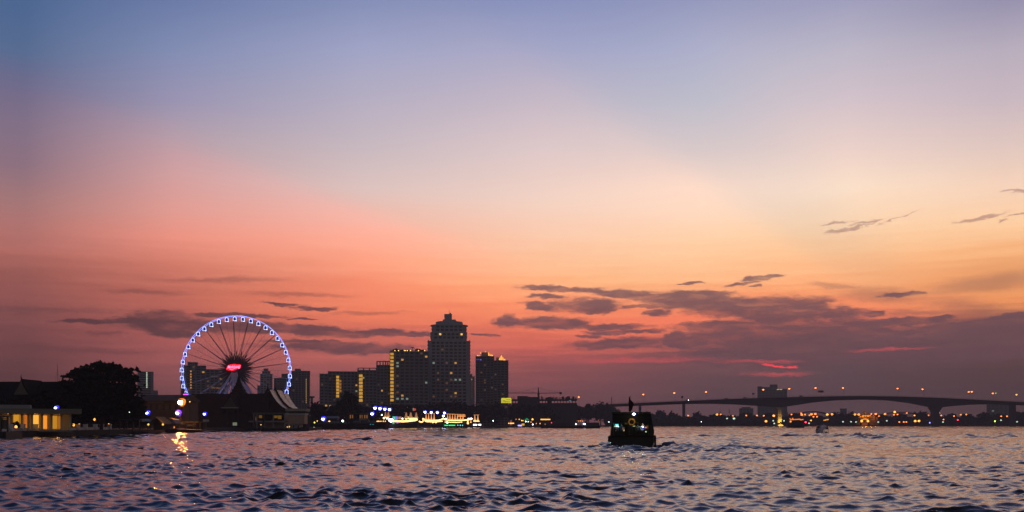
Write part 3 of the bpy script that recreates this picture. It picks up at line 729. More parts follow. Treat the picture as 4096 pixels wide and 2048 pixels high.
for px in (478, 506, 530, 556): MB().box(fr.x(px) - .1, fr.x(px) + .1, .1, .3, -1.2, fr.z(1680)).build('post', DARK, t)
MB().box(fr.x(440), fr.x(600), -1, 4, -.6, .1).build('deck', CONC_D, t)

# main temple: long dark roof, spire, front gable
fr = Frame(930, 386)
t = thing('temple_with_spire', 'dark temple with a tall tapering spire before the wheel', 'temple', fr.loc)
MB().box(fr.x(748), fr.x(1060), 2, 16, -.2, fr.z(1645)).build('wall', mat('dim temple wall', (0.035, 0.028, 0.025), 0.9, spec=.1), t)
MB().extrude_x([(0, fr.z(1652)), (3.6, fr.z(1612)), (9, fr.z(1572)), (14.4, fr.z(1612)), (18, fr.z(1652))], fr.x(738), fr.x(1066)).build('roof', TILE_D, t)
sp = MB(); w0 = 4.0; zz = fr.z(1588); prof = []
tiers = [(44, 1590), (44, 1582), (36, 1578), (38, 1570), (28, 1564), (29, 1557), (20, 1550), (21, 1545), (13, 1537), (14, 1533), (8, 1522), (8.5, 1519), (5, 1508), (3, 1498), (1.2, 1484)]
sp.lathe([(r * fr.s * 1.12, fr.z(y)) for r, y in tiers], 4, 0, 9, 0.5)
sp.build('spire', TILE_D, t)
MB().prism([(fr.x(888), fr.z(1640)), (fr.x(966), fr.z(1640)), (fr.x(945), fr.z(1608)), (fr.x(930), fr.z(1578)), (fr.x(913), fr.z(1608))], -3, 8).build('gable_roof', TILE_D, t)
MB().prism([(fr.x(897), fr.z(1634)), (fr.x(958), fr.z(1634)), (fr.x(943), fr.z(1610)), (fr.x(930), fr.z(1588)), (fr.x(915), fr.z(1610))], -3.15, -3.003).build('pediment', mat('dark carved pediment', (0.05, 0.04, 0.035), 0.7, 0.5, 2.5), t)
MB().box(fr.x(894), fr.x(962), -3.3, -2.9, fr.z(1633.5), fr.z(1629)).build('cornice', mat('pale ledge', (0.28, 0.25, 0.25), 0.8), t)
for px in (897, 917, 940, 959): MB().lathe([(.3, -.2), (.26, fr.z(1634))], 8, fr.x(px), -2.5).build('column', mat('dim temple wall', (0.035, 0.028, 0.025), 0.9, spec=.1), t)
for px, y in ((1018, 1566), (1042, 1569), (843, 1567)): MB().tube([(fr.x(px), 9, fr.z(1573)), (fr.x(px) + .3, 9, fr.z(y))], .25, 5, r1=.04).build('finial', WOOD, t)

# second temple hall: three stepped tiers of pale tiles falling to the river side
fr = Frame(1072, 392)
t = thing('tiled_temple_hall', 'temple hall with three stepped tiers of pale curved roof tiles', 'temple', fr.loc)
def slope(k, z_off, y0, y1, side, top):
    prof = [(0.12, 0), (1.75, -3.05), (3.5, -5.5), (5.6, -7.35), (7.9, -8.6), (10.0, -9.4)]
    m = MB(); n = len(prof)
    for (y) in (y0, y1):
        m.v += [(side * x, y, top + z - z_off) for x, z in prof]
        m.v += [(side * x, y, top + z - z_off - .35) for x, z in prof]
    for i in range(n - 1):
        m.f += [(i, i+1, 2*n+i+1, 2*n+i), (n+i+1, n+i, 3*n+i, 3*n+i+1), (i, n+i, n+i+1, i+1), (2*n+i+1, 3*n+i+1, 3*n+i, 2*n+i)]
    m.f.append((n-1, 2*n-1, 4*n-1, 3*n-1))
    return m, [(side * x, top + z - z_off) for x, z in prof]
top = fr.z(1559)
for k, (y0, y1, zo) in enumerate(((0, 11.8, 0), (11.8, 23.5, -.4), (23.5, 34, .4))):
    for side in (1, -1):
        m, pr = slope(k, zo, y0 + .25, y1 - .25, side, top)
        m.build('roof_tier', TILE_P, t)
        MB().tube([(x, y0, z + .2) for x, z in pr], .42, 6).build('bargeboard', WOOD, t)
        MB().tube([(pr[-1][0], y0, pr[-1][1] + .1), (pr[-1][0] + side * .5, y0, pr[-1][1] + .9)], .2, 5, r1=.04).build('eave_finial', WOOD, t)
    MB().tube([(0, y0, top - zo), (0, y0 - .3, top - zo + 1.2), (0, y0 + .3, top - zo + 3.0)], .35, 6, r1=.04).build('ridge_finial', WOOD, t)
MB().prism([(-9.6, top - 9.5), (9.6, top - 9.5), (5.5, top - 7.6), (1.75, top - 3.4), (0, top - .7), (-1.75, top - 3.4), (-5.5, top - 7.6)], .3, .8).build('gable', WOOD, t)
MB().box(-8.4, 8.4, 1, 33, -.2, top - 9.4).build('wall', mat('dim temple wall', (0.035, 0.028, 0.025), 0.9, spec=.1), t)
fr2 = Frame(1190, 389)
t = thing('verandah_roof', 'flat pale eaves band below the tiled temple hall', 'building', fr2.loc)
MB().box(fr2.x(1142), fr2.x(1224), 0, 8, fr2.z(1645), fr2.z(1634)).build('eaves', mat('tan eaves', (0.42, 0.34, 0.27), 0.8, 0.25, 1.0), t)
MB().box(fr2.x(1146), fr2.x(1222), .6, 8, -.2, fr2.z(1645)).build('wall', mat('dim temple wall', (0.035, 0.028, 0.025), 0.9, spec=.1), t)

m = MB(); g = random.Random(31)
for px in range(-900, 1330, 26):
    D = shoreD(px) + 95 + g.uniform(0, 30); s_ = D / F; h = g.uniform(8, 11); w = g.uniform(6, 9); x = (px - 2048) * s_
    m.ball((x, D, h * .45), 1, 8, 5, (w, w, h * .55))
    for _ in range(40):
        a = Vector((g.gauss(0, 1), g.gauss(0, 1), abs(g.gauss(0, 1)))).normalized()
        p = Vector((x + a.x * w, D + a.y * w, h * .45 + a.z * h * .55)); u = Vector((g.gauss(0, 1), g.gauss(0, 1), g.gauss(0, .6))).normalized(); v = a.cross(u).normalized()
        m.quad(p, u * .9, v * 0.6)
tag(m.build('bank_woods', LEAF), 'unbroken dark garden growth behind the temples', None, None, 'stuff')

# ------------------------------------------------------------------ ferris wheel
fr = Frame(945, 560, 1.2)
hub = fr.z(1480); RAD = 30.8
t = thing('ferris_wheel', 'giant ferris wheel outlined in blue white lights above the temples', 'ferris wheel', fr.loc)
for yy in (-1.3, 1.3):
    MB().tube([(RAD * math.sin(a), yy, hub + RAD * math.cos(a)) for a in np.linspace(0, 2 * math.pi, 97)[:-1]], .12, 6, closed=True).build('rim', G_LED, t)
MB().tube([(RAD * .955 * math.sin(a), 0, hub + RAD * .955 * math.cos(a)) for a in np.linspace(0, 2 * math.pi, 97)[:-1]], .09, 5, closed=True).build('inner_rim', STEEL_W, t)
for rr in (.78, .70): MB().tube([(RAD * rr * math.sin(a), 0, hub + RAD * rr * math.cos(a)) for a in np.linspace(0, 2 * math.pi, 73)[:-1]], .035, 4, closed=True).build('tie_ring', STEEL_W, t)
SPOKE = mat('grey spoke steel', (0.10, 0.10, 0.13), 0.6)
for k in range(21):
    a = R(-3.2) + k * 2 * math.pi / 21
    d = Vector((math.sin(a), 0, math.cos(a)))
    m = MB()
    m.tube([Vector((0, -1.6, hub)) + d * 3, Vector((0, -.2, hub)) + d * RAD * .96], .19, 5, r1=.11)
    m.tube([Vector((0, 1.6, hub)) + d * 3, Vector((0, .2, hub)) + d * RAD * .96], .19, 5, r1=.11)
    m.build('spoke', SPOKE if d.z > -.1 else STEEL_W, t)  # lower spokes paler: the light falling on them put into the steel colour
for k in range(21):                       # thin cables between the spokes
    a = R(-3.2) + (k + .5) * 2 * math.pi / 21
    d = Vector((math.sin(a), 0, math.cos(a)))
    MB().tube([Vector((0, -1.4, hub)) + d * 3, Vector((0, -.2, hub)) + d * RAD * .96], .055, 4).build('cable', SPOKE, t)
for k in range(42):                       # tapered struts round the hub: the dark sunburst
    a = R(1) + k * 2 * math.pi / 42
    d = Vector((math.sin(a), 0, math.cos(a)))
    ln = 11.2 if k % 2 == 0 else 9.6
    m = MB()
    for yy in (-2.2, 2.2): m.tube([Vector((0, yy, hub)) + d * 2.4, Vector((0, yy * .6, hub)) + d * 7.5, Vector((0, 0, hub)) + d * ln], .52, 5, r1=.06)
    m.build('hub_strut', mat('dark hub strut', (0.035, 0.03, 0.035), 0.7), t)
MB().tube([(0, -4.5, hub), (0, 4.5, hub)], 1.9, 16).build('hub', mat('hub casing', (0.10, 0.09, 0.10), .6), t)
# cabins: blue lit box in a glowing square outline
cw, chh = .88, .92
cabin0 = frame0 = None
for k in range(42):
    a = R(-1.1) + k * 2 * math.pi / 42
    loc = Vector((RAD * math.sin(a), 0, hub + RAD * math.cos(a) - 1.75))
    if loc.z < 1.8: continue
    if cabin0 is None:
        cb = MB().box(-cw, cw, -cw, cw, -chh, chh * .6)
        cb.lathe([(cw * 1.25, chh * .6), (cw * .9, chh), (cw * .3, chh * 1.15)], 8, 0, 0, .5)
        cabin0 = cb.build('cabin', G_NAVY, t); cabin0.location = loc; c = cabin0
        o = MB()
        q = [(-cw - .06, -chh - .12), (cw + .06, -chh - .12), (cw * .96, chh * .75), (cw * .55, chh + .16), (-cw * .55, chh + .16), (-cw * .96, chh * .75)]
        for yy in (-cw - .08,): o.tube([(x, yy, z) for x, z in q], .115, 6, closed=True)
        o.box(cw * .4, cw + .25, -cw - .25, -cw - .05, -chh - .35, -chh - .05)
        frame0 = o.build('light_outline', G_LEDW, cabin0); fo = frame0
        h0 = MB().tube([(-.3, 0, chh + .1), (0, 0, 1.75)], .08, 5).build('hanger', STEEL_W, cabin0)
    else:
        c = share(cabin0, 'cabin', t, loc)
        share(frame0, 'light_outline', c, (0, 0, 0)); share(h0, 'hanger', c, (0, 0, 0))
for (x, y) in ((-20, -7), (18, -7), (-20, 7), (18, 7)):
    m = MB().tube([(0, math.copysign(3.4, y), hub), (x, y, -.3)], .62, 8, r1=.75)
    for f_ in (.3, .55, .8): m.tube([(x * f_, math.copysign(3.4, y) + (y - math.copysign(3.4, y)) * f_, hub * (1 - f_)), (x * (f_ - .16), y * .8, hub * (1 - f_ - .14))], .25, 5)
    m.build('leg', STEEL_W, t)
for x in (-9, -3, 3, 8): MB().tube([(0, -3.6, hub), (x, -8, -.3)], .5, 8).build('leg', STEEL_W, t)
# neon sign on the hub
sg = MB().prism([(fr.x(917), fr.z(1482)), (fr.x(926), fr.z(1484)), (fr.x(932), fr.z(1483)), (fr.x(937), fr.z(1486)), (fr.x(944), fr.z(1485)), (fr.x(958), fr.z(1479)), (fr.x(964), fr.z(1477)), (fr.x(971), fr.z(1476)), (fr.x(974), fr.z(1471)), (fr.x(974), fr.z(1463)), (fr.x(971), fr.z(1459)), (fr.x(957), fr.z(1460)), (fr.x(951), fr.z(1458)), (fr.x(944), fr.z(1458)), (fr.x(938), fr.z(1460)), (fr.x(927), fr.z(1461)), (fr.x(921), fr.z(1466)), (fr.x(916), fr.z(1477))], -5.6, -5.2).build('neon_sign', G_SIGN, t)
cu = bpy.data.curves.new('sign_lettering', 'FONT'); cu.body = 'Mekhong'; cu.size = 2.35; cu.shear = 0.45; cu.align_x = 'CENTER'; cu.align_y = 'CENTER'; cu.extrude = .03; cu.offset = .035
tmp = bpy.data.objects.new('tmp', cu); C.objects.link(tmp)
bpy.context.view_layer.update()
me = bpy.data.meshes.new_from_object(tmp.evaluated_get(bpy.context.evaluated_depsgraph_get()))
bpy.data.objects.remove(tmp)
me.materials.clear(); me.materials.append(G_PINK)
lo = bpy.data.objects.new('lettering', me); C.objects.link(lo); lo.parent = sg
lo.location = (fr.x(945), -5.66, fr.z(1469.5)); lo.rotation_euler = (R(90), 0, 0); lo.rotation_euler.rotate_axis('Z', R(5)); lo.scale = (.82, 1.05, 1)
MB().tube([(fr.x(930), -5.7, fr.z(1480)), (fr.x(940), -5.7, fr.z(1480.5)), (fr.x(950), -5.7, fr.z(1475.5)), (fr.x(962), -5.7, fr.z(1472)), (fr.x(968), -5.7, fr.z(1471))], .14, 5).build('underline', G_PINK, sg)
for x in (-9, 0, 9):                       # violet floods at the foot of the wheel light its legs
    L = bpy.data.lights.new('leg_flood', 'SPOT'); L.energy = 5000; L.color = (.34, .30, 1.0); L.spot_size = R(74); L.shadow_soft_size = .4
    lo = bpy.data.objects.new('leg_flood', L); C.objects.link(lo); lo.parent = t; lo.location = (x * 1.3, -13, 0.6)
    lo.rotation_euler = (R(150), 0, 0)

# ------------------------------------------------------------------ buildings
def facade(name, label, D, tiers, depth, wall_m, floors_px, bays_px, lit=(), z0=1.2, cat='building', group=None, ledge=.45, glass=GLASS, win_bottom=None, pil=True, side=True):
    """tiers: (px0, px1, top row, bottom row[, chamfer]); floor and bay spacing in photo pixels"""
    p_mid = sum(q[0] + q[1] for q in tiers) / (2 * len(tiers))
    fr = Frame(p_mid, D, z0)
    t = thing(name, label, cat, fr.loc, group, -math.atan((p_mid - 2048) / F))
    wall = MB(); wins = []
    for ti in tiers:
        a, c, y1, y0 = ti[:4]; ch = ti[4] * fr.s if len(ti) > 4 else 0
        x0, x1 = fr.x(a), fr.x(c); dy = ti[5] if len(ti) > 5 else 0
        zb, zt = (fr.z(y0) if y0 < 1690 else -.2), fr.z(y1)
        def ring(g, z): return [(x0 + ch - g * .4, dy - g, z), (x1 - ch + g * .4, dy - g, z), (x1 + g, dy + ch - g * .4, z), (x1 + g, depth - dy - ch, z), (x1 - ch, depth - dy + g, z), (x0 + ch, depth - dy + g, z), (x0 - g, depth - dy - ch, z), (x0 - g, dy + ch - g * .4, z)]
        def slab(g, za, zc):
            wall.add(ring(g, za) + ring(g, zc), [tuple(range(8))[::-1], tuple(range(8, 16))] + [(i, (i + 1) % 8, 8 + (i + 1) % 8, 8 + i) for i in range(8)])
        if ch == 0: wall.box(x0, x1, dy, depth - dy, zb, zt)
        else: slab(0, zb, zt)
        fh = floors_px * fr.s; nf = int((zt - zb) / fh)
        nb = max(1, round((x1 - x0 - 2 * ch) / (bays_px * fr.s))); bw = (x1 - x0 - 2 * ch) / nb
        for f in range(nf):
            z = zt - f * fh
            if ch == 0: wall.box(x0 - ledge, x1 + ledge, dy - ledge, depth - dy + ledge, z - fh * .30, z - fh * .02)
            else: slab(ledge, z - fh * .30, z - fh * .02)
            for j in range(nb):
                wins.append((x0 + ch + (j + .5) * bw, dy, z - fh * .63, bw * .33, fh * .27))
        if pil:
            for j in range(nb + 1):
                xx = x0 + ch + j * bw
                if j % 2 == 0: wall.box(xx - .35, xx + .35, dy - ledge * 1.5, dy - .003, zb, zt)
    wall.build('wall', wall_m, t)
    litw = {}
    for (px, py, mm) in lit:
        if wins:
            k = min(range(len(wins)), key=lambda i: (wins[i][0] - fr.x(px)) ** 2 + (wins[i][2] - fr.z(py)) ** 2)
            litw[k] = mm
    gr = random.Random(name)
    for i in range(len(wins)):
        if i not in litw and gr.random() < .035 and len(lit) > 0: litw[i] = gr.choice((G_WIN2, G_WIN2, G_WIN3))
    order = list(litw) + [i for i in range(len(wins)) if i not in litw]
    base = {}
    rest = MB()
    for n, i in enumerate(order):
        x, dy, z, hw, hh = wins[i]
        mm = litw.get(i, glass)
        if n < 100:
            if mm.name not in base: base[mm.name] = MB().box(-1, 1, -.12, -.004, -1, 1).build('window', mm, t); o = base[mm.name]
            else: o = share(base[mm.name], 'window', t, (0, 0, 0))
            o.location = (x, dy, z); o.scale = (hw * (.72 if i in litw else 1), 1, hh)
        else: rest.box(x - hw, x + hw, dy - .12, dy - .004, z - hh, z + hh)
    if rest.v:
        o = rest.build('window_rows', glass, t); o['kind'] = 'stuff'
    return t, fr
def strip(t, fr, px0, px1, y0, y1, n, m, y=-.7, gap=.3, name='stair_light'):
    h = (y1 - y0) / n
    for k in range(n): MB().box(fr.x(px0), fr.x(px1), y, y + .5, fr.z(y0 + (k + 1 - gap * .5) * h), fr.z(y0 + (k + gap * .5) * h)).build(name, m, t)
G_WIN3 = glow('very dim lit window', (0.9, 0.75, 0.5), 0.05)
W1, W2, WW = G_WIN, G_WIN2, G_WINW

# hazy blocks behind the trees and the wheel
t, fr = facade('office_block', 'pale blue grey block with one vertical strip of white lights', 900, [(552, 612, 1486, 1700)], 18, mat('blue grey cladding', (0.24, 0.25, 0.33), .7, .1, .05), 9, 60, ledge=.1, pil=False)
strip(t, fr, 585, 589, 1488, 1552, 11, glow('white stair light', (.75, .95, .7), .9))
MB().box(fr.x(612), fr.x(629), 2, 16, -.2, fr.z(1561)).build('low_wing', TOWER_B, t)
t, fr = facade('apartment_slab', 'dark apartment slab seen through the wheel, amber lamps up its stair', 760, [(729, 822, 1462, 1700), (755, 790, 1449, 1461.5), (822, 905, 1478, 1700)], 20, TOWER_B, 10, 17,
       [(806, 1487, W1), (872, 1512, W1), (830, 1521, W1), (828, 1520, W2), (838, 1529, W2), (880, 1531, W2), (850, 1506, W2), (858, 1506, W2)])
for k, y in enumerate((1486, 1498, 1508, 1519, 1530, 1541, 1552)): MB().box(fr.x(763), fr.x(768), -.8, -.5, fr.z(y + 2.4), fr.z(y - 2.4)).build('stair_light', glow('orange stair lamp', (1, .4, .08), .9), t)
strip(t, fr, 842, 898, 1550.5, 1552.5, 1, G_STRINGD, name='terrace_light')
t, fr = facade('hazy_tower', 'slim hazy tower with stepped top seen inside the wheel', 1000, [(1043, 1088, 1495, 1700), (1050, 1080, 1484, 1494.8), (1056, 1072, 1474, 1483.8)], 20, TOWER, 9, 11, [(1060, 1520, W2), (1068, 1531, W2)])
facade('grey_block', 'low grey block beside the slim hazy tower behind the temple', 1010, [(1031, 1049, 1542, 1700)], 16, TOWER, 9, 9)
t, fr = facade('stepped_block', 'dark block with stepped roofline behind the right of the wheel', 880, [(1098, 1128, 1512, 1700), (1128, 1168, 1495, 1700)], 20, TOWER_B, 9, 10, [(1149, 1553, W1), (1110, 1540, W2)])
t, fr = facade('apartment_tower', 'grey apartment tower right of the wheel with a lit stair strip', 840, [(1168, 1206, 1484, 1700), (1206, 1238, 1483, 1700)], 22, TOWER_B, 9, 12, [(1190, 1520, W2), (1180, 1562, W2)])
MB().box(fr.x(1180), fr.x(1204), 4, 16, fr.z(1483.8), fr.z(1474)).build('plant_room', TOWER_B, t)
strip(t, fr, 1223, 1226, 1514, 1614, 12, glow('tan stair light', (1, .62, .25), .42))
fr = Frame(1247, 700)
t = thing('water_tank', 'mushroom shaped water tank between the apartment blocks', 'water tank', fr.loc)
MB().lathe([(1.1, -.2), (.9, fr.z(1592))], 10).build('stem', CONC, t)
MB().lathe([(1.0, fr.z(1592)), (2.2, fr.z(1589)), (2.2, fr.z(1585)), (.4, fr.z(1584))], 14).build('tank', CONC, t)

# the stepped apartment complex
t, fr = facade('low_apartment_wing', 'lowest wing of the stepped apartments with two strips of yellow stair lights', 800, [(1281, 1345, 1495, 1700), (1314, 1432, 1485, 1700)], 26, TOWER_B, 12, 15, [(1287, 1535, W2), (1425, 1537, W1), (1427, 1566, WW), (1310, 1621, W1), (1316, 1621, W1)])
strip(t, fr, 1345, 1356, 1502, 1591, 7, G_STAIR, -1.0, .22)
strip(t, fr, 1357, 1365, 1518, 1570, 4, glow('orange landing', (1, .42, .1), .35), -1.0)
t, fr = facade('middle_apartment_wing', 'middle wing of the stepped apartments with an open roof frame and one lit stair', 800, [(1432, 1507, 1480, 1700), (1507, 1562, 1459, 1700)], 26, TOWER_B, 12, 15, [(1459, 1511, WW), (1528, 1564, W1), (1552, 1580, W2)])
strip(t, fr, 1437, 1451, 1497, 1609, 8, G_STAIR, -1.0, .25)
m = MB()
for k, px in enumerate((1508, 1520, 1532, 1542, 1551, 1560)): m.box(fr.x(px) - .5, fr.x(px) + .5, .2, 1.2, fr.z(1459), fr.z(1447))
m.box(fr.x(1506), fr.x(1562), .1, 1.3, fr.z(1447), fr.z(1443.5)).build('roof_frame', TOWER_B, t)
m = MB()
for px in (1433, 1455, 1478, 1505): m.box(fr.x(px) - .5, fr.x(px) + .5, .2, 1.2, fr.z(1480), fr.z(1474))
m.box(fr.x(1432), fr.x(1507), .1, 1.3, fr.z(1474), fr.z(1471)).build('roof_frame', TOWER_B, t)
t, fr = facade('tall_apartment_wing', 'tall dark apartment wing with a rooftop garden and full height lit stair', 800, [(1562, 1714, 1405, 1700)], 28, TOWER_B, 13, 19,
       [(1612, 1438, W1), (1584, 1452, WW), (1582, 1467, WW), (1703, 1420, W1), (1582, 1538, W2), (1700, 1536, WW), (1615, 1580, W1), (1600, 1593, WW), (1610, 1593, WW), (1620, 1593, WW), (1582, 1566, W2)], ledge=.6)
strip(t, fr, 1562, 1575, 1410, 1608, 14, G_STAIR, -1.3, .32)
MB().box(fr.x(1561), fr.x(1573), -.6, .6, fr.z(1405), fr.z(1402)).build('parapet', TOWER_B, t)
for i, (px, top, hw) in enumerate(((1584, 1396, 12), (1608, 1400, 9), (1650, 1389, 7), (1672, 1396, 12), (1690, 1401, 8), (1628, 1401, 8))):
    g = Frame(px, 804, fr.z(1405) + 1.2)
    q = thing('roof_garden_tree', ['round clipped tree at the corner of the apartment roof garden', 'low shrub next to the clipped corner tree on the roof', 'palm standing alone on the apartment roof', 'broad tree on the apartment roof between palm and tower', 'low shrub on the apartment roof nearest the tall tower', 'low shrub on the apartment roof beside the palm'][i], 'tree', g.loc, 'trees of the apartment roof garden')
    h = g.z(top); MB().tube([(0, 0, 0), (0, 0, h * .8)], .2, 6).build('trunk', BARK, q)
    if i == 2:
        m = MB()
        for k in range(12):
            a = k * .55; m.tube([(0, 0, h * .8), (math.cos(a) * 1.0, math.sin(a) * 1.0, h), (math.cos(a) * 2.0, math.sin(a) * 2.0, h * .72)], .22, 4, r1=.05)
        m.build('crown', LEAF, q)
    else: crown_mesh([(0, 0, h * .62, hw * g.s, hw * g.s, h * .38)], 120, .5, 60 + i).build('crown', LEAF, q)
for i, px in enumerate((1580, 1594, 1617, 1622, 1629, 1642, 1674, 1699)):
    g = Frame(px, 802, fr.z(1405) + 1.2)
    q = thing('roof_lamp', nth(i) + ' from the stair side of the yellow lamps on the apartment roof garden', 'lamp', g.loc, 'lamps of the apartment roof garden')
    MB().tube([(0, .3, 0), (0, .3, .6)], .07, 5).build('pole', DARK, q); ico(.40, glow('garden lamp', (1, .55, .16), 3), 'bulb', q, (0, 0, .7))

# tall stepped tower
t, fr = facade('stepped_tower', 'tallest tower, grey with stepped shoulders, disc cornice and rooftop drum', 850,
   [(1712, 1880, 1363, 1700, 14, 0), (1723, 1867, 1328, 1362.8, 12, 1), (1728, 1865, 1297, 1327.8, 14, 2)], 36, TOWER, 13.4, 17,
   [(1755, 1340, glow('bright lit window', (1, .58, .14), 1.3)), (1840, 1340, glow('bright lit window', (1, .58, .14), 1.3)), (1730, 1448, G_WINW), (1796, 1447, W1), (1782, 1447, W2), (1829, 1447, W1), (1797, 1489, W1), (1754, 1489, W2), (1750, 1520, W2), (1798, 1519, W2), (1829, 1519, WW), (1848, 1519, WW), (1828, 1578, W1), (1825, 1592, W2), (1798, 1592, W2), (1718, 1580, W2)], ledge=.55)
cx = fr.x(1797)
MB().lathe([(fr.s * 70, fr.z(1298)), (fr.s * 77, fr.z(1297)), (fr.s * 77, fr.z(1294.5)), (fr.s * 66, fr.z(1293))], 28, cx, 18).build('cornice', TOWER, t)
MB().lathe([(fr.s * 55, fr.z(1293)), (fr.s * 55, fr.z(1281)), (fr.s * 53, fr.z(1280))], 24, cx, 18).build('crown_drum', TOWER, t)
MB().box(fr.x(1771), fr.x(1824), 10, 26, fr.z(1280), fr.z(1273)).box(fr.x(1777), fr.x(1808), 11, 24, fr.z(1272.9), fr.z(1250)).build('plant_room', TOWER, t)
MB().box(fr.x(1798), fr.x(1804), 14, 18, fr.z(1249.9), fr.z(1244)).build('beacon', TOWER_B, t)
MB().tube([(fr.x(1798), 16, fr.z(1250)), (fr.x(1798), 16, fr.z(1222))], .12, 5, r1=.05).build('antenna', DARK, t)
MB().box(fr.x(1880), fr.x(1890), 6, 30, -.2, fr.z(1494)).box(fr.x(1890), fr.x(1900), 8, 28, -.2, fr.z(1503)).build('low_wing', TOWER, t)
for k, y in enumerate((1516, 1528, 1540, 1552, 1564, 1576, 1588)): MB().box(fr.x(1886), fr.x(1889), 5.6, 5.997, fr.z(y + 2), fr.z(y - 2)).build('window', G_WIN2 if k else G_WIN, t)
for px, y in ((1728, 1327), (1865, 1327), (1714, 1362), (1878, 1362)): MB().ball((fr.x(px), 2, fr.z(y)), .5, 6, 5).build('roof_ornament', TOWER, t)

# twin roofed tower
t, fr = facade('golden_topped_tower', 'broad slate tower with glowing golden roof ornaments beside the tallest tower', 900, [(1904, 1975, 1424, 1700), (1975, 2032, 1441, 1700)], 30, mat('slate tower', (0.20, 0.21, 0.28), .75, .1, .05), 10, 15, [(1977, 1500, W2), (1934, 1520, W2), (1933, 1535, W2), (1970, 1553, W2), (1935, 1560, W2)])
MB().box(fr.x(1925), fr.x(1958), 4, 24, fr.z(1423.8), fr.z(1408)).box(fr.x(1985), fr.x(2010), 4, 24, fr.z(1440.8), fr.z(1428)).build('plant_room', TOWER_B, t)
GR = glow('golden roof light', (1, .40, .05), 1.9)
for (a, c, y0, y1) in ((1908, 1914, 1424, 1419), (1915, 1920, 1424, 1421), (1921, 1925, 1414, 1408), (1953, 1957, 1423, 1405), (1958, 1962, 1423, 1414), (1963, 1972, 1424, 1418), (1996, 2000, 1440, 1430), (2001, 2010, 1440, 1420), (2011, 2014, 1440, 1428), (2014, 2022, 1441, 1436), (1940, 1944, 1407, 1404)):
    MB().prism([(fr.x(a), fr.z(y0)), (fr.x(c), fr.z(y0)), (fr.x(c), fr.z((y0 + y1) / 2)), (fr.x((a + c) / 2), fr.z(y1)), (fr.x(a), fr.z((y0 + y1) / 2))], -.6, .6).build('roof_ornament', GR, t)
MB().box(fr.x(1905), fr.x(1920), -.8, -.5, fr.z(1440), fr.z(1437)).build('violet_sign', glow('violet sign', (.14, .08, .9), .5), t)
MB().box(fr.x(1922), fr.x(1925), -.8, -.5, fr.z(1441), fr.z(1437)).build('violet_sign', glow('violet sign tip', (.25, .18, 1), 1.2), t)

# yellow billboard
fr = Frame(2026, 780)
t = thing('billboard', 'yellow lit billboard with dark illegible lines beside the unfinished building', 'billboard', fr.loc)
pn = MB().box(fr.x(2005), fr.x(2045), -.3, .3, fr.z(1612), fr.z(1592)).build('panel', G_YELL, t)
for (a, c, y) in ((2024, 2043, 1598), (2009, 2022, 1601), (2012, 2042, 1604.5), (2009, 2038, 1608)): MB().box(fr.x(a), fr.x(c), -.4, -.302, fr.z(y + .8), fr.z(y - .6)).build('line_of_text', mat('dark green lettering', (.12, .12, .02)), pn)
for px in (2012, 2038): MB().tube([(fr.x(px), .6, -.2), (fr.x(px), .6, fr.z(1600))], .25, 6).build('post', DARK, t)

# unfinished building and tower crane
fr = Frame(2180, 1000)
t = thing('unfinished_building', 'long unfinished concrete building bristling with bare columns', 'building', fr.loc)
MB().box(fr.x(2048), fr.x(2308), 0, 30, -.2, fr.z(1612)).build('lower_storeys', CONC_D, t)
MB().box(fr.x(2046), fr.x(2309), -.4, 30, fr.z(1601.5), fr.z(1597)).build('top_slab', CONC_D, t)
g = random.Random(4)
for px in list(range(2050, 2309, 12)): MB().box(fr.x(px) - .35, fr.x(px) + .35, .1, .8, fr.z(1612), fr.z(1601.5)).build('column', CONC_D, t)
for px in [2047, 2053, 2058] + [2070 + int(k * 5.6) for k in range(43)]:
    hw = g.choice((.16, .2, .3, .5, .75)); MB().box(fr.x(px) - hw, fr.x(px) + hw, g.uniform(0, 6), g.uniform(7, 9), fr.z(1597), fr.z(1597 - g.uniform(6, 14))).build('bare_column', CONC_D, t)
for (a, c, y) in ((2071, 2112, 1584), (2112, 2150, 1588), (2190, 2206, 1588)): MB().box(fr.x(a), fr.x(c), 1, 9, fr.z(1612), fr.z(y)).build('wall', CONC_D, t)
MB().box(fr.x(2276), fr.x(2284), -.6, -.4, fr.z(1604), fr.z(1602)).build('site_lamp', glow('bluish site lamp', (.2, .6, .8), .6), t)
fr = Frame(2154, 1010)
t = thing('tower_crane', 'hammerhead tower crane over the unfinished building', 'crane', fr.loc)
MB().tube([(0, 0, -.2), (0, 0, fr.z(1573))], .95, 4).build('mast', DARK, t)
MB().tube([(0, 0, fr.z(1573)), (-.3, 0, fr.z(1550))], .7, 4, r1=.45).build('apex', DARK, t)
jb = MB()
for dz in (0, 1.1): jb.tube([(fr.x(2030), 0, fr.z(1574) + dz), (fr.x(2154), 0, fr.z(1573.4) + dz)], .13, 4)
for k in range(22):
    xa = fr.x(2032 + k * 5.5); jb.tube([(xa, 0, fr.z(1574)), (xa + .7, 0, fr.z(1574) + 1.1)], .07, 4)
jb.build('jib', DARK, t)
MB().tube([(fr.x(2154), 0, fr.z(1573)), (fr.x(2246), 0, fr.z(1571.5))], .3, 4).build('counter_jib', DARK, t)
MB().box(fr.x(2238), fr.x(2247), -1, 1, fr.z(1577), fr.z(1568.5)).build('counterweight', DARK, t)
MB().tube([(-.3, 0, fr.z(1550)), (fr.x(2060), 0, fr.z(1572))], .07, 4).tube([(-.3, 0, fr.z(1550)), (fr.x(2232), 0, fr.z(1570))], .07, 4).build('tie_bar', DARK, t)
MB().box(fr.x(2150), fr.x(2158), -1.2, .4, fr.z(1582), fr.z(1574)).build('cab', DARK, t)
MB().box(fr.x(2127), fr.x(2133), -.4, .4, fr.z(1573.8), fr.z(1571)).build('trolley', DARK, t)

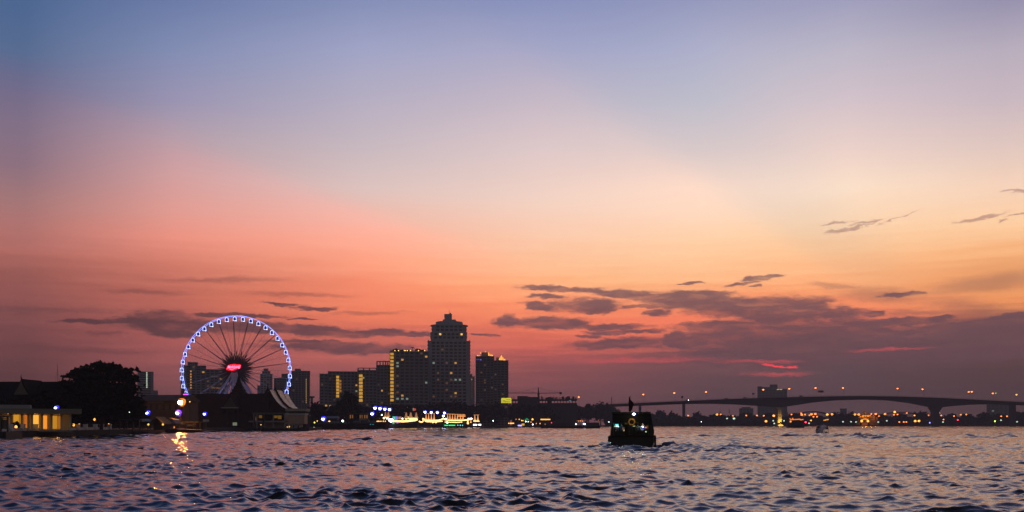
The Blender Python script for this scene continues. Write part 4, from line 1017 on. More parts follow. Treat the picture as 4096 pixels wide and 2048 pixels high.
# trees before the towers
MIDTREES = [(1232,500,1640,40),(1262,505,1614,48),(1318,520,1648,36),(1388,560,1566,46),(1352,560,1620,44),(1432,575,1618,46),(1494,600,1622,46),(1548,640,1620,48),(1604,660,1618,48),(1662,680,1614,46),(1716,700,1618,44),(1770,720,1606,44),(1826,735,1603,40),(1868,760,1614,40),
 (1922,800,1618,44),(1978,830,1614,46),(2036,860,1614,48),(2092,890,1612,46),(2148,930,1613,48),(2206,960,1612,48),(2262,1000,1614,46),(2306,1040,1616,44),(2352,1080,1607,38),(2402,1110,1606,42),(2446,1130,1622,36)]
for i, (px, D, top, hw) in enumerate(MIDTREES):
    D += 45 if px > 1420 else 0
    tree('riverside_tree', nth(i) + ' from the temples of the dark trees in front of the towers', px, D, top, hw, 100 + i, 520, 1.1, group='dark trees in front of the towers')

# ------------------------------------------------------------------ moored boats on the left bank
def hull(L, W, H, bow=.22, sheer=.5, n=14):
    """boat hull along x, bow at +x, deck at height H"""
    m = MB(); vs = []; fs = []
    for i in range(n + 1):
        u = i / n; x = (u - .5) * L
        k = 1.0 if u < 1 - bow else math.sqrt(max(0.0, 1 - ((u - 1 + bow) / bow) ** 2))
        k = max(k, .03); top = H + sheer * max(0, (u - .7) / .3) ** 2 + sheer * .3 * max(0, (.15 - u) / .15)
        rake = .12 * L * max(0, (u - 1 + bow) / bow) ** 2
        vs += [(x - rake * .5, 0, -.6), (x - rake * .25, -W * .38 * k, -.4), (x, -W * .5 * k, top), (x, W * .5 * k, top), (x - rake * .25, W * .38 * k, -.4)]
    for i in range(n):
        for j in range(5):
            fs.append((i*5+j, (i+1)*5+j, (i+1)*5+(j+1) % 5, i*5+(j+1) % 5))
    fs += [tuple(range(5)), tuple(range(n*5+4, n*5-1, -1))]
    return m.add(vs, fs)
fr = Frame(1112, 366, 0.0)
t = thing('moored_cruise_boat', 'white double deck river boat moored below the tiled temple hall', 'boat', fr.loc)
hull(fr.x(1226) - fr.x(1000), 6, fr.z(1716), .16, 1.0).build('hull', BLACK, t)
MB().box(fr.x(1005), fr.x(1212), -2.5, 2.5, fr.z(1716), fr.z(1713)).build('deck', DARK, t)
dk = mat('weathered boat paint', (0.30, 0.25, 0.26), .6, .3, 1.2); tn = mat('tan boat panel', (0.46, 0.29, 0.22), .55, .3, 1.0)
MB().box(fr.x(1002), fr.x(1160), -2.7, 2.7, fr.z(1689), fr.z(1683)).build('upper_deck', dk, t)
MB().box(fr.x(1148), fr.x(1224), -2.7, 2.7, fr.z(1696), fr.z(1660)).build('upper_cabin', tn, t)
MB().box(fr.x(1142), fr.x(1227), -2.9, 2.9, fr.z(1659.8), fr.z(1653.5)).build('cabin_roof', mat('pale cabin roof', (.5, .44, .44), .5), t)
MB().box(fr.x(1016), fr.x(1148), -2.9, 2.9, fr.z(1657), fr.z(1651)).build('canopy', mat('slate canopy', (.10, .11, .13), .6), t)
MB().box(fr.x(1158), fr.x(1206), -2.4, 2.4, fr.z(1713), fr.z(1696)).build('lower_cabin', dk, t)
MB().box(fr.x(1034), fr.x(1150), 1.6, 2.0, fr.z(1713), fr.z(1689)).build('rear_wall', dk, t)
for px in (1022, 1034, 1064, 1100, 1145): MB().box(fr.x(px) - .22, fr.x(px) + .22, -2.6, -2.2, fr.z(1713), fr.z(1657)).build('post', dk, t)
for px in (1060, 1024): MB().tube([(fr.x(px + 4), -2.8, fr.z(1660)), (fr.x(px), -2.9, fr.z(1712))], .3, 6).build('gangway_brace', DARK, t)
for (a, c, y0, y1) in ((1018, 1026, 1682, 1668), (1108, 1122, 1676, 1662), (1090, 1106, 1672, 1662), (1032, 1044, 1672, 1661)): MB().box(fr.x(a), fr.x(c), 1.4, 1.58, fr.z(y0), fr.z(y1)).build('lit_window', glow('boat saloon light', (1, .5, .06), .14), t)
MB().box(fr.x(1035), fr.x(1148), 1.6, 2.0, fr.z(1683), fr.z(1657.2)).build('saloon_wall', WOOD, t)
for px in (1166, 1178, 1196): MB().box(fr.x(px), fr.x(px + 5), -2.46, -2.403, fr.z(1711), fr.z(1701)).build('doorway', BLACK, t)
for px, y in ((1156, 1708), (1164, 1707), (1051, 1699)): ico(.2, glow('deck lamp', (1, .6, .2), 1.5), 'deck_lamp', t, (fr.x(px), -2.7, fr.z(y)))
for px in (1010, 1050, 1090, 1190): MB().lathe([(.30, .1), (.5, .3), (.5, .75), (.30, .95)], 10, fr.x(px), -3.05).build('tyre_fender', RUBBER, t)

# lamps and odds along the quay between boat and barge
for i, (px, py, r, mm, lab) in enumerate(((1258, 1690, .3, G_AMBER, 'small yellow quay lamp past the moored boat, upper of two'), (1256, 1712, .42, glow('pale yellow lamp', (.9, .8, .3), 1.4), 'pale yellow lamp almost touching the water past the moored boat'), (1269, 1684, .22, G_AMBER, 'tiny yellow lamp left of the blue flood lamp on the quay'), (1371, 1684, .5, G_WHITE, 'white lamp on the barge quay before the tall dark tree'),
        (1347, 1686, .24, G_AMBER, 'tiny yellow lamp beside the white lamp before the tall dark tree'), (1527, 1660, .38, G_WHITE, 'greenish white lamp under the row of four blue floods'), (1307, 1619, .0, None, ''))):
    if mm is None: continue
    fr = Frame(px, shoreD(px) + 3, 1.2)
    t = thing('quay_lamp', lab, 'lamp', fr.loc, 'small lamps along the quay'); h = fr.z(py)
    if h < 1.0: fr.loc.z = 0; t.location.z = 0; h += 1.2
    MB().tube([(0, .4, -.1), (0, .4, h + r)], .09, 6).build('pole', DARK, t); ico(r, mm, 'bulb', t, (0, 0, h))
fr = Frame(1168 + 128, 500, 1.2)
t = thing('quay_shed', 'pale roofed shed on the quay behind the blue flood lamp', 'shed', fr.loc)
MB().extrude_x([(-.5, fr.z(1673)), (3, fr.z(1664)), (6.5, fr.z(1673))], fr.x(1304), fr.x(1350)).build('roof', mat('pale shed roof', (.26, .25, .28), .7), t)
MB().box(fr.x(1306), fr.x(1348), 0, 6, -.2, fr.z(1673)).build('wall', CONC_D, t)
fr = Frame(1425, 545, 1.2)
t = thing('quay_pavilion', 'long quay pavilion with dim orange lit openings below the tall dark tree', 'building', fr.loc)
MB().box(fr.x(1386), fr.x(1466), 0, 10, fr.z(1657), fr.z(1653)).build('roof', CONC_D, t)
MB().box(fr.x(1388), fr.x(1464), 8, 8.4, -.2, fr.z(1657)).build('wall', WOOD, t)
for px in (1388, 1406, 1424, 1444, 1463): MB().box(fr.x(px) - .25, fr.x(px) + .25, .2, .7, -.2, fr.z(1657)).build('post', WOOD, t)
for (a, c) in ((1390, 1403), (1430, 1441), (1448, 1462)): MB().box(fr.x(a), fr.x(c), 7.8, 7.997, fr.z(1673), fr.z(1659)).build('lit_opening', glow('dim orange opening', (1, .42, .12), .22), t)
MB().box(fr.x(1440), fr.x(1466), -3, -2.4, fr.z(1683), fr.z(1675)).build('banner', mat('pale banner', (.3, .28, .3), .8), t)

fr = Frame(1408, 468, 0.0)
t = thing('cargo_barge', 'long black cargo barge with reddish bow, moored before the lit boats', 'barge', fr.loc)
hull(fr.x(1560) - fr.x(1258), 8, fr.z(1694), .10, 1.2, 20).build('hull', BLACK, t)
hb = MB().add([(fr.x(1545), -2.9, .0), (fr.x(1556), -.8, .0), (fr.x(1561), -.6, fr.z(1686)), (fr.x(1548), -3.3, fr.z(1688))], [(0,1,2,3)]).build('bow_plate', RUST, t)
cb = mat('grey barge cover', (.08, .08, .10), .7, .4, .5)
for (a, c, y) in ((1300, 1336, 1685), (1340, 1380, 1688), (1415, 1440, 1684), (1450, 1476, 1677), (1478, 1540, 1686)): MB().extrude_x([(-2.6, fr.z(1695)), (-2.4, fr.z(y + 2)), (-1.2, fr.z(y)), (1.2, fr.z(y)), (2.4, fr.z(y + 2)), (2.6, fr.z(1695))], fr.x(a), fr.x(c)).build('hatch_cover', cb, t)
for px in (1320, 1323, 1512, 1518, 1527, 1536, 1544): ico(.24, glow('barge lamp', (1, .5, .12), 3), 'deck_lamp', t, (fr.x(px), -2.8, fr.z(1685)))
for px in (1487, 1497): ico(.2, glow('cyan barge lamp', (.1, .6, .8), .8), 'deck_lamp', t, (fr.x(px), -3.9, fr.z(1698)))
for px in (1290, 1400, 1460, 1530): MB().lathe([(.3, .2), (.55, .45), (.55, 1.0), (.3, 1.25)], 10, fr.x(px), -4.1).build('tyre_fender', RUBBER, t)

# rows of blue floods over the quay
def gantry_lamp(label, px, py, D, r, ring, group):
    return post_lamp('flood_lamp', label, px, py, D, G_BLUEW, r, ring, G_BLUE, group=group)
for i, (px, py) in enumerate(((1500, 1632), (1520, 1634), (1539, 1636), (1558, 1638))):
    gantry_lamp(nth(i) + ' from the dark tree in the upper row of four blue floods over the barge', px, py, shoreD(px) + 4, .8, 1.35, 'upper row of four blue floods')
gantry_lamp('single blue flood just below the upper row of four', 1488, 1655, shoreD(1488) + 3, .8, 1.35, 'lower blue floods over the lit boats')
for i, (px, py) in enumerate(((1700, 1648), (1725, 1649), (1749, 1650), (1778, 1651), (1774, 1663))):
    gantry_lamp(['first white blue flood above the string lit masts', 'second white blue flood above the string lit masts', 'third white blue flood above the string lit masts', 'fourth white blue flood above the string lit masts', 'lowest white blue flood, beneath the fourth one above the masts'][i], px, py, shoreD(px) + 3, .8, 1.25, 'lower blue floods over the lit boats')
post_lamp('flood_lamp', 'dazzling violet white lamp at the bow end of the first lit boat', 1563, 1680, 632, glow('violet white lamp', (.75, .65, 1), 12), 1.5, group='lower blue floods over the lit boats')

# boats dressed in string lights
def lit_boat(label, D, pa, pb, deck, strings, masts, extra=()):
    fr = Frame((pa + pb) / 2, D, 0.0)
    t = thing('dressed_boat', label, 'boat', fr.loc, 'boats dressed in string lights')
    hull(fr.x(pb) - fr.x(pa), 6, fr.z(deck + 8), .12, .8).build('hull', BLACK, t)
    for (pts, r, mm) in strings: MB().tube([(fr.x(a), -3.2, fr.z(y)) for a, y in pts], r, 6).build('light_string', mm, t)
    for (px, top, bot, r, mm) in masts:
        ms = MB().lathe([(r * 1.6, fr.z(bot)), (r * .75, fr.z(bot) * .6 + fr.z(top) * .4), (r * .3, fr.z(top))], 8, fr.x(px), -3.4).build('lit_mast', mm, t)
        ico(r * .9, G_STRING, 'mast_light', ms, (fr.x(px), -3.4, fr.z(bot - 1)))
    return t, fr
MAST = glow('string lit mast', (1, .40, .14), 1.3)
t, fr = lit_boat('string lit boat with bright yellow deck line and swooping prow lights, beside the violet lamp', 640, 1562, 1676, 1686,
    [([(1562, 1680), (1576, 1683), (1590, 1685), (1620, 1685), (1650, 1682), (1672, 1678)], .62, G_STRING), ([(1575, 1687), (1620, 1688), (1666, 1683)], .22, G_STRING),
     ([(1624, 1667), (1633, 1673), (1645, 1677), (1656, 1677), (1664, 1673), (1669, 1667)], .40, G_STRING), ([(1632, 1667), (1645, 1673), (1660, 1672)], .2, G_STRING)],
    [(1627, 1650, 1674, 1.0, G_STRINGD), (1645, 1650, 1672, 1.1, G_STRINGD), (1667, 1650, 1672, .9, G_STRINGD), (1545, 1648, 1668, .9, G_STRINGD), (1556, 1648, 1668, .9, G_STRINGD)])
for (a, c, y0, y1, col, pw) in ((1573, 1582, 1678, 1666, (.05, .9, .55), 1.0), (1583, 1594, 1680, 1666, (.35, .22, 1), .9), (1596, 1608, 1677, 1667, (1, .5, .25), .5), (1572, 1580, 1696, 1688, (.05, .8, .3), .8), (1588, 1596, 1694, 1687, (.3, .1, 1), .9)):
    MB().box(fr.x(a), fr.x(c), -3.5, -3.3, fr.z(y0), fr.z(y1)).build('lit_panel', glow('stage panel %d' % a, col, pw), t)
for px, y in ((1538, 1673), (1545, 1668), (1550, 1674), (1559, 1672), (1612, 1675)): ico(.62, glow('pink white lamp', (1, .5, .3), 5), 'deck_lamp', t, (fr.x(px), -3, fr.z(y)))
for px in (1508, 1514, 1520, 1528, 1535, 1543): ico(.3, glow('barge lamp', (1, .5, .12), 3), 'deck_lamp', t, (fr.x(px), -2, fr.z(1686)))
t, fr = lit_boat('string lit boat with four short masts under one light line and a hanging swag', 700, 1678, 1778, 1690,
    [([(1678, 1685), (1684, 1688), (1690, 1688), (1695, 1684)], .5, G_STRING), ([(1692, 1674), (1700, 1679), (1712, 1682), (1735, 1682), (1752, 1682), (1766, 1679), (1776, 1672)], .55, G_STRING), ([(1706, 1687), (1740, 1688), (1772, 1685)], .3, G_STRING),
     ([(1700, 1654.5), (1741, 1654.5)], .15, MAST)], [(1706, 1656, 1679, .5, MAST), (1716, 1656, 1679, .5, MAST), (1727, 1656, 1680, .5, MAST), (1738, 1656, 1680, .5, MAST)])
for px, y in ((1695, 1679), (1703, 1684), (1733, 1690), (1745, 1690)): ico(.5, G_STRING, 'deck_lamp', t, (fr.x(px), -3.4, fr.z(y)))
t, fr = lit_boat('string lit boat with a long row of seven masts under a sloping light line', 735, 1776, 1884, 1690,
    [([(1776, 1677), (1790, 1680), (1820, 1682), (1850, 1681), (1870, 1680), (1880, 1677)], .5, G_STRING), ([(1780, 1688), (1830, 1690), (1850, 1688)], .3, G_STRING), ([(1780, 1655.5), (1830, 1657.5), (1862, 1659)], .17, MAST), ([(1833, 1664), (1862, 1664.5)], .6, glow('orange boat strip', (1, .34, .08), 1.2))],
    [(px, 1657, 1680, .5, MAST) for px in (1792, 1801, 1811, 1821, 1831, 1843, 1853)] + [(1872, 1674, 1696, .55, G_STRING), (1884, 1676, 1690, .5, MAST)])
for px, y in ((1784, 1676), (1790, 1690), (1876, 1676), (1886, 1675)): ico(.7, glow('white deck lamp', (1, .85, .8), 6), 'deck_lamp', t, (fr.x(px), -3.4, fr.z(y)))
t, fr = lit_boat('small string lit boat with two masts, last in the row before the dark trees', 770, 1890, 1934, 1692,
    [([(1895, 1660), (1917, 1660)], .15, MAST), ([(1894, 1684), (1918, 1685)], .4, G_STRING)], [(1900, 1661, 1682, .6, MAST), (1912, 1661, 1682, .6, MAST)])
for px in (1896, 1901, 1906, 1917, 1922): ico(.6, glow('violet white deck lamp', (.85, .75, 1), 5), 'deck_lamp', t, (fr.x(px), -3.2, fr.z(1699)))
fr = Frame(1796, 705, 0.0)
t = thing('green_lit_ferry', 'low dark ferry with a bright green tube light along its side', 'boat', fr.loc)
hull(fr.x(1890) - fr.x(1750), 5, fr.z(1704), .12, .6).build('hull', BLACK, t)
MB().box(fr.x(1765), fr.x(1870), -2, 2, fr.z(1697), fr.z(1694)).build('roof', DARK, t)
for px in (1768, 1800, 1832, 1866): MB().box(fr.x(px) - .12, fr.x(px) + .12, -1.9, -1.7, fr.z(1704), fr.z(1697)).build('post', DARK, t)
MB().box(fr.x(1770), fr.x(1794), -2.7, -2.5, fr.z(1703), fr.z(1699.5)).build('tube_light', G_GREEN, t)
MB().box(fr.x(1796), fr.x(1822), -2.7, -2.5, fr.z(1703), fr.z(1699.5)).build('tube_light', G_GREEN, t)
for px in (1832, 1842, 1851): ico(.3, G_CYAN, 'deck_lamp', t, (fr.x(px), -2.4, fr.z(1701)))
fr = Frame(1655, 690, 1.2)
t = thing('pennant_sign', 'small red and white lit sign above the dressed boats', 'sign', fr.loc)
MB().box(fr.x(1651), fr.x(1656), -.3, .2, fr.z(1643), fr.z(1632)).build('panel', glow('white sign half', (.6, .7, .5), .35), t)
MB().box(fr.x(1656.5), fr.x(1663), -.3, .2, fr.z(1642), fr.z(1634)).build('panel', glow('red sign half', (1, .06, .04), .8), t)
MB().tube([(fr.x(1656), .5, -.1), (fr.x(1656), .5, fr.z(1640))], .15, 6).build('post', DARK, t)

# lights along the quay below the dark trees
def bar(name, label, cat, D, a, c, y0, y1, mm, legs=True, group=None):
    fr = Frame((a + c) / 2, D, 1.2)
    t = thing(name, label, cat, fr.loc, group)
    MB().box(fr.x(a), fr.x(c), -.3, .3, fr.z(y0), fr.z(y1)).build('panel', mm, t)
    if legs:
        for px in (a + (c - a) * .12, a + (c - a) * .88): MB().tube([(fr.x(px), .4, min(-.1, fr.z(y0) - .5)), (fr.x(px), .4, fr.z((y0 + y1) / 2))], .12, 6).build('post', DARK, t)
    return t, fr
bar('lit_sign', 'amber lit strip sign near the waterline under the yellow billboard', 'sign', 860, 2033, 2056, 1695, 1691.5, G_AMBER)
bar('lit_sign', 'brilliant violet white panel right at the waterline', 'sign', 885, 2071, 2087, 1705, 1699.5, glow('violet white panel', (.5, .4, 1), 2.2))
bar('lit_sign', 'small yellow panel beside the violet white one', 'sign', 890, 2086, 2098, 1702, 1694, glow('yellow panel', (1, .55, .05), .9))
bar('lit_sign', 'wide amber strip light on a roof below the unfinished building', 'sign', 960, 2162, 2201, 1680, 1675.5, glow('amber strip', (1, .5, .10), 2.0))
fr = Frame(2107, 905, 1.2)
t = thing('green_lit_tree', 'small tree wrapped in green fairy lights on the quay', 'tree', fr.loc)
MB().tube([(0, .3, 0), (0, .3, fr.z(1682))], .25, 6).build('trunk', BARK, t)
crown_mesh([(0, 0, fr.z(1679), 1.9, 1.2, 1.0), (.3, 0, fr.z(1675), .8, .8, .7)], 40, .4, 9).build('crown', LEAF, t)
MB().tube([(-1.9, -1.3, fr.z(1680)), (-.9, -1.4, fr.z(1677)), (.2, -1.4, fr.z(1680)), (1.2, -1.4, fr.z(1678)), (2.0, -1.3, fr.z(1678.5))], .22, 5).tube([(-.8, -1.2, fr.z(1673.5)), (.9, -1.2, fr.z(1674.5))], .18, 5).build('light_string', glow('green fairy lights', (.0, .9, .25), .9), t)
SM = [(2064,1677,'o','tiny orange quay lamp, first under the unfinished building',.3),(2077,1677,'y','amber quay lamp beside the tiny orange one under the unfinished building',.45),(2087,1682,'y','amber double lamp left of the green lit tree',.55),(2092,1682.5,'y','amber lamp touching the green lit tree on its left',.4),(2103,1686,'w','bluish white lamp right under the green lit tree',.5),(2113,1687,'w','dim white lamp under the green lit tree, second one',.35),
      (2124,1688.5,'o','orange lamp low between green tree and round amber lamp',.45),(2130,1677.5,'a','big round amber lamp right of the green lit tree',.85),(2131,1698,'w','white lamp close to the water under the round amber lamp',.6),(2145,1694,'o','small orange lamp near the water, left of two before the long boat',.4),(2160,1694,'o','orange lamp near the water, right of two before the long boat',.5),(2181,1697,'o','dim orange lamp at the bow of the long dark boat',.3),
      (2206,1691,'r','small red lamp right of the wide amber strip',.4),(1973,1683,'w','lone greenish lamp on the dark quay past the dressed boats',.45),(2436,1688,'w','white lamp low on the bank just behind the ferry',.45),(2394,1681,'o','dim orange lamp among the trees behind the long dark boat',.25)]
MM = {'o': G_ORANGE, 'y': G_AMBER, 'w': G_WHITE, 'r': G_RED, 'a': G_AMBER}
for (px, py, k, lab, r) in SM: 
    fr = Frame(px, shoreD(px) + 4, 1.2)
    t = thing('quay_lamp', lab, 'lamp', fr.loc, 'small lamps along the quay'); h = fr.z(py)
    MB().tube([(0, .6, -.1), (0, .6, h + r)], .10, 6).build('pole', DARK, t); ico(r, MM[k], 'bulb', t, (0, 0, h))
for i in range(10):
    px = 2265 + i * 7.1; fr = Frame(px, 1010, 1.2)
    t = thing('promenade_lamp', nth(i) + ' from the amber strip in the even row of ten orange lamps', 'lamp', fr.loc, 'even row of ten orange lamps'); h = fr.z(1684)
    MB().tube([(0, .6, -.1), (0, .6, h)], .10, 6).build('pole', DARK, t); MB().lathe([(.5, h + .3), (.1, h + .8)], 8).build('cap', DARK, t); ico(.42, glow('promenade lamp', (1, .36, .10), 3), 'bulb', t, (0, -.1, h))

fr = Frame(2278, 610, 0.0)
t = thing('long_boat', 'long dark flat boat lying across the river left of the ferry', 'boat', fr.loc)
hl = hull(fr.x(2402) - fr.x(2160), 5.5, fr.z(1705), .10, .8, 18).build('hull', BLACK, t); hl.rotation_euler = (0, 0, math.pi)
MB().box(fr.x(2185), fr.x(2385), -2, 2, fr.z(1696), fr.z(1694.5)).build('roof', DARK, t)
for px in range(2190, 2386, 22): MB().box(fr.x(px) - .12, fr.x(px) + .12, -1.9, -1.7, fr.z(1706), fr.z(1696)).build('post', DARK, t)
MB().box(fr.x(2195), fr.x(2330), -.2, .2, fr.z(1705), fr.z(1699)).build('saloon', mat('dim saloon', (.10, .09, .09), .7), t)
MB().box(fr.x(2340), fr.x(2396), -1.8, 1.8, fr.z(1706), fr.z(1690)).build('wheelhouse', mat('grey wheelhouse', (.07, .07, .09), .7), t)
MB().prism([(fr.x(2296), fr.z(1696)), (fr.x(2300), fr.z(1693)), (fr.x(2324), fr.z(1688)), (fr.x(2326), fr.z(1689.5)), (fr.x(2306), fr.z(1696))], -2.2, 1).build('windscreen', mat('pale windscreen', (.4, .38, .42), .4), t)
MB().ball((fr.x(2336), -2.4, fr.z(1696)), .55, 10, 6, (1.4, 1, .8)).build('deck_lamp', glow('blue white boat lamp', (.55, .75, 1), 8), t)
MB().ball((fr.x(2303), -2.4, fr.z(1697)), .3, 10, 6, (1.4, 1, .8)).build('deck_lamp', G_WHITE, t)

# ------------------------------------------------------------------ the high bridge
BD = 1270
fr = Frame(3400, BD, 0.0)
t = thing('road_bridge', 'long dark concrete road bridge with haunched spans arching over the river', 'bridge', fr.loc)
TOP = [(2380,1620),(2440,1617),(2600,1610),(2760,1603),(2900,1597),(3030,1592.5),(3200,1588),(3330,1585.5),(3450,1584.5),(3600,1587),(3750,1592),(3900,1600),(4096,1610),(4500,1632),(5200,1665)]
BOT = [(2380,1631),(2440,1628),(2600,1621.5),(2735,1616),(2850,1615),(2950,1618),(3040,1624),(3115,1630),(3160,1624),(3250,1610),(3350,1601),(3450,1598.5),(3550,1601),(3640,1612),(3740,1632),(3800,1625),(3880,1619),(3960,1617),(4096,1621),(4500,1643),(5200,1676)]
def interp(tab, x): return float(np.interp(x, [q[0] for q in tab], [q[1] for q in tab]))
BRM = mat('bridge concrete', (0.065, 0.055, 0.065), .85, .15, .03)
m = MB(); vs = []; fs = []
xs = list(range(2380, 5201, 20))
for px in xs:
    x, zt, zb = fr.x(px), fr.z(interp(TOP, px)), fr.z(interp(BOT, px))
    vs += [(x, -11, zt), (x, -11, zt - 1.1), (x, -7, zt - 1.6), (x, -5.5, zb), (x, 5.5, zb), (x, 7, zt - 1.6), (x, 11, zt - 1.1), (x, 11, zt)]
for i in range(len(xs) - 1):
    for j in range(8): fs.append((i*8+j, i*8+(j+1) % 8, (i+1)*8+(j+1) % 8, (i+1)*8+j))
m.add(vs, fs).build('deck', BRM, t)
m = MB()
m.tube([(fr.x(px), -10.8, fr.z(interp(TOP, px)) + .95) for px in xs], .10, 4)
for px in range(2380, 5201, 10): m.box(fr.x(px) - .06, fr.x(px) + .06, -10.86, -10.74, fr.z(interp(TOP, px)), fr.z(interp(TOP, px)) + .95)
m.build('railing', DARK, t)
for (px, w, yt, top) in ((2560, 7, 1618, 0), (2735, 7, 1615, 0), (3115, 15, 1629, 1), (3740, 25, 1631, 1), (4050, 13, 1618, 0), (4420, 13, 1638, 0), (2440, 7, 1627, 0)):
    hw = w * fr.s / 2
    p = MB().box(fr.x(px) - hw, fr.x(px) + hw, -4.6, 4.6, -2.0, fr.z(yt) + .5)
    if top: p.prism([(fr.x(px) - hw * 1.02, fr.z(yt + 14)), (fr.x(px) + hw * 1.02, fr.z(yt + 14)), (fr.x(px) + hw * 1.9, fr.z(yt - 2)), (fr.x(px) - hw * 1.9, fr.z(yt - 2))], -5.0, 5.0).box(fr.x(px) - hw * 1.5, fr.x(px) + hw * 1.5, -7, 7, -2, 1.4)
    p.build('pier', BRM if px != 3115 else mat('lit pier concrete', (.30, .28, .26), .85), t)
# flood at the foot of one pier paints it yellow from below
fl = thing('pier_flood', 'yellow floodlight box at the foot of the bridge pier', 'flood lamp', (fr.loc.x + fr.x(3115), BD - 9.5, 0.0))
MB().box(-3.2, 3.2, -.5, .5, -1.0, .5).build('float', DARK, fl)
MB().add([(-3.4, -.2, .6), (3.4, -.2, .6), (2.6, 1.0, 2.3), (-2.6, 1.0, 2.3)], [(0,1,2,3)]).build('lens', glow('yellow flood lens', (1, .55, .05), 2.6), fl)
L = bpy.data.lights.new('pier_beam', 'SPOT'); L.energy = 32000; L.color = (1, .50, .04); L.spot_size = R(58); L.spot_blend = .7; L.shadow_soft_size = .6
lo = bpy.data.objects.new('pier_beam', L); C.objects.link(lo); lo.parent = fl; lo.location = (0, .2, 1.5); lo.rotation_euler = (R(143), 0, 0)
# lamps on the deck
for i, (px, py, mm) in enumerate(((2573,1578,0),(2697,1572,0),(2824,1568,0),(3053,1559,0),(3157,1555,0),(3262,1552,0),(3372,1552,0),(3590,1554,0),(3690,1557,0),(3875,1567.5,0),(3887,1567,0),(3971,1573.5,0),(3983,1572.5,1),(4066,1579,0))):
    zd = fr.z(interp(TOP, px)); g = Frame(px, BD + (6 if i % 2 else -6), zd)
    lb = 'greenish yellow lamp on the bridge, right of a close pair' if mm else nth(i) + ' orange lamp along the bridge deck counted from the ferry'
    q = thing('bridge_lamp', lb, 'street lamp', g.loc, 'lamp posts along the bridge'); h = g.z(py)
    MB().tube([(.9, 0, -.3), (.9, 0, h * .85), (.5, 0, h), (0, 0, h + .25)], .10, 6).build('pole', DARK, q)
    MB().box(-.7, .7, -.3, .3, h + .3, h + .55).build('lamp_head', DARK, q)
    MB().ball((0, 0, h), 1.0 if not mm else .7, 8, 6, (1.25, 1, .8)).build('bulb', glow('bridge sodium bulb', (1, .25, .05), 5.0) if not mm else glow('bridge green bulb', (.7, .8, .12), 1.8), q)
q0 = Frame(2315, 1120); q = thing('bridge_lamp', 'orange street lamp above the trees beyond the unfinished building', 'street lamp', q0.loc, 'lamp posts along the bridge')
MB().tube([(.6, .3, 0), (.6, .3, q0.z(1590)), (0, .3, q0.z(1587))], .12, 6).build('pole', DARK, q); ico(.9, glow('bridge sodium bulb', (1, .25, .05), 5.0), 'bulb', q, (0, 0, q0.z(1588.5)))
q0 = Frame(2447, 1235); q = thing('lamp_mast', 'bare unlit mast rising where the bridge meets the trees', 'mast', q0.loc)
MB().tube([(0, 0, 0), (0, 0, q0.z(1587))], .55, 6, r1=.4).build('mast', DARK, q)
for i, (px, y0, y1, hw, lab) in enumerate(((2729,1592,1584,4,'small square road sign on the bridge above its first tall pier'),(3013,1578,1572,5,'road sign on the bridge left of the hazy hotel block'),(3283,1570,1562,11,'wide road sign with reddish half on the bridge crown'))):
    zd = fr.z(interp(TOP, px)); g = Frame(px, BD - 8, zd)
    q = thing('road_sign', lab, 'road sign', g.loc, 'road signs on the bridge')
    MB().tube([(0, .2, -.2), (0, .2, g.z(y0))], .12, 6).build('post', DARK, q)
    MB().box(g.x(px - hw), g.x(px + hw), -.1, .1, g.z(y0), g.z(y1)).build('panel', DARK, q)
    if i == 2: MB().box(g.x(px - hw), g.x(px - 1), -.16, -.103, g.z(y0 - .8), g.z(y1 + .8)).build('panel_face', mat('reddish sign face', (.28, .10, .09)), q)
def truck(label, px, w, h, lit=False):
    g = Frame(px, BD - 5, fr.z(interp(TOP, px)))
    q = thing('delivery_truck', label, 'truck', g.loc, 'vehicles on the bridge'); s_ = w * g.s
    MB().box(-s_ * .5, s_ * .22, -1, 1, .6, h * g.s + .4).build('cargo_box', DARK, q)
    MB().prism([(s_ * .24, .6), (s_ * .5, .6), (s_ * .5, h * g.s * .5 + .3), (s_ * .40, h * g.s * .75 + .3), (s_ * .24, h * g.s * .75 + .3)], -.95, .95).build('cab', DARK, q)
    for x in (-.36, .36):
        for y in (-1, 1): MB().tube([(s_ * x, y * .85, .42), (s_ * x, y * 1.02, .42)], .42, 10).build('wheel', RUBBER, q)
    if lit: ico(.6, G_WHITE, 'headlight', q, (s_ * .52, -.8, .9))
truck('small dark truck on the bridge left of the road sign by the hotel block', 2980, 11, 4)
truck('dark truck on the bridge deck between the pier flood and the crown', 3204, 10, 5)
truck('dark truck low on the bridge midway between first sign and hotel block', 2905, 14, 3.5)
truck('truck with a white headlight near the first tall bridge pier', 2748, 9, 3, True)

# ------------------------------------------------------------------ the far bank
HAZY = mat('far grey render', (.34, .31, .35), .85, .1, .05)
FARGL = mat('hazed window glass', (.15, .14, .16), .5)  # glass paled to the wall tone, distance haze put into the colour
t, fr = facade('hotel_block', 'hazy slab block standing behind the bridge with two rooftop rooms', 1700, [(3032, 3145, 1556, 1700), (3032, 3048, 1545, 1556.2), (3080, 3108, 1538, 1556.2), (3048, 3080, 1548, 1556.2)], 30, HAZY, 10, 14, [], glass=FARGL)
MB().box(fr.x(3106), fr.x(3116), -1.2, -.6, fr.z(1559.5), fr.z(1557)).build('roof_sign', glow('yellow roof sign', (1, .72, .12), 1.0), t)
MB().box(fr.x(3117.5), fr.x(3127), -1.2, -.6, fr.z(1559.5), fr.z(1557)).build('roof_sign', glow('yellow roof sign', (1, .72, .12), 1.0), t)
facade('far_block', 'small hazy block under the bridge left of the hotel block', 1600, [(2958, 3012, 1633, 1700), (2968, 3002, 1628, 1632.8)], 24, HAZY, 9, 12, [], glass=FARGL)
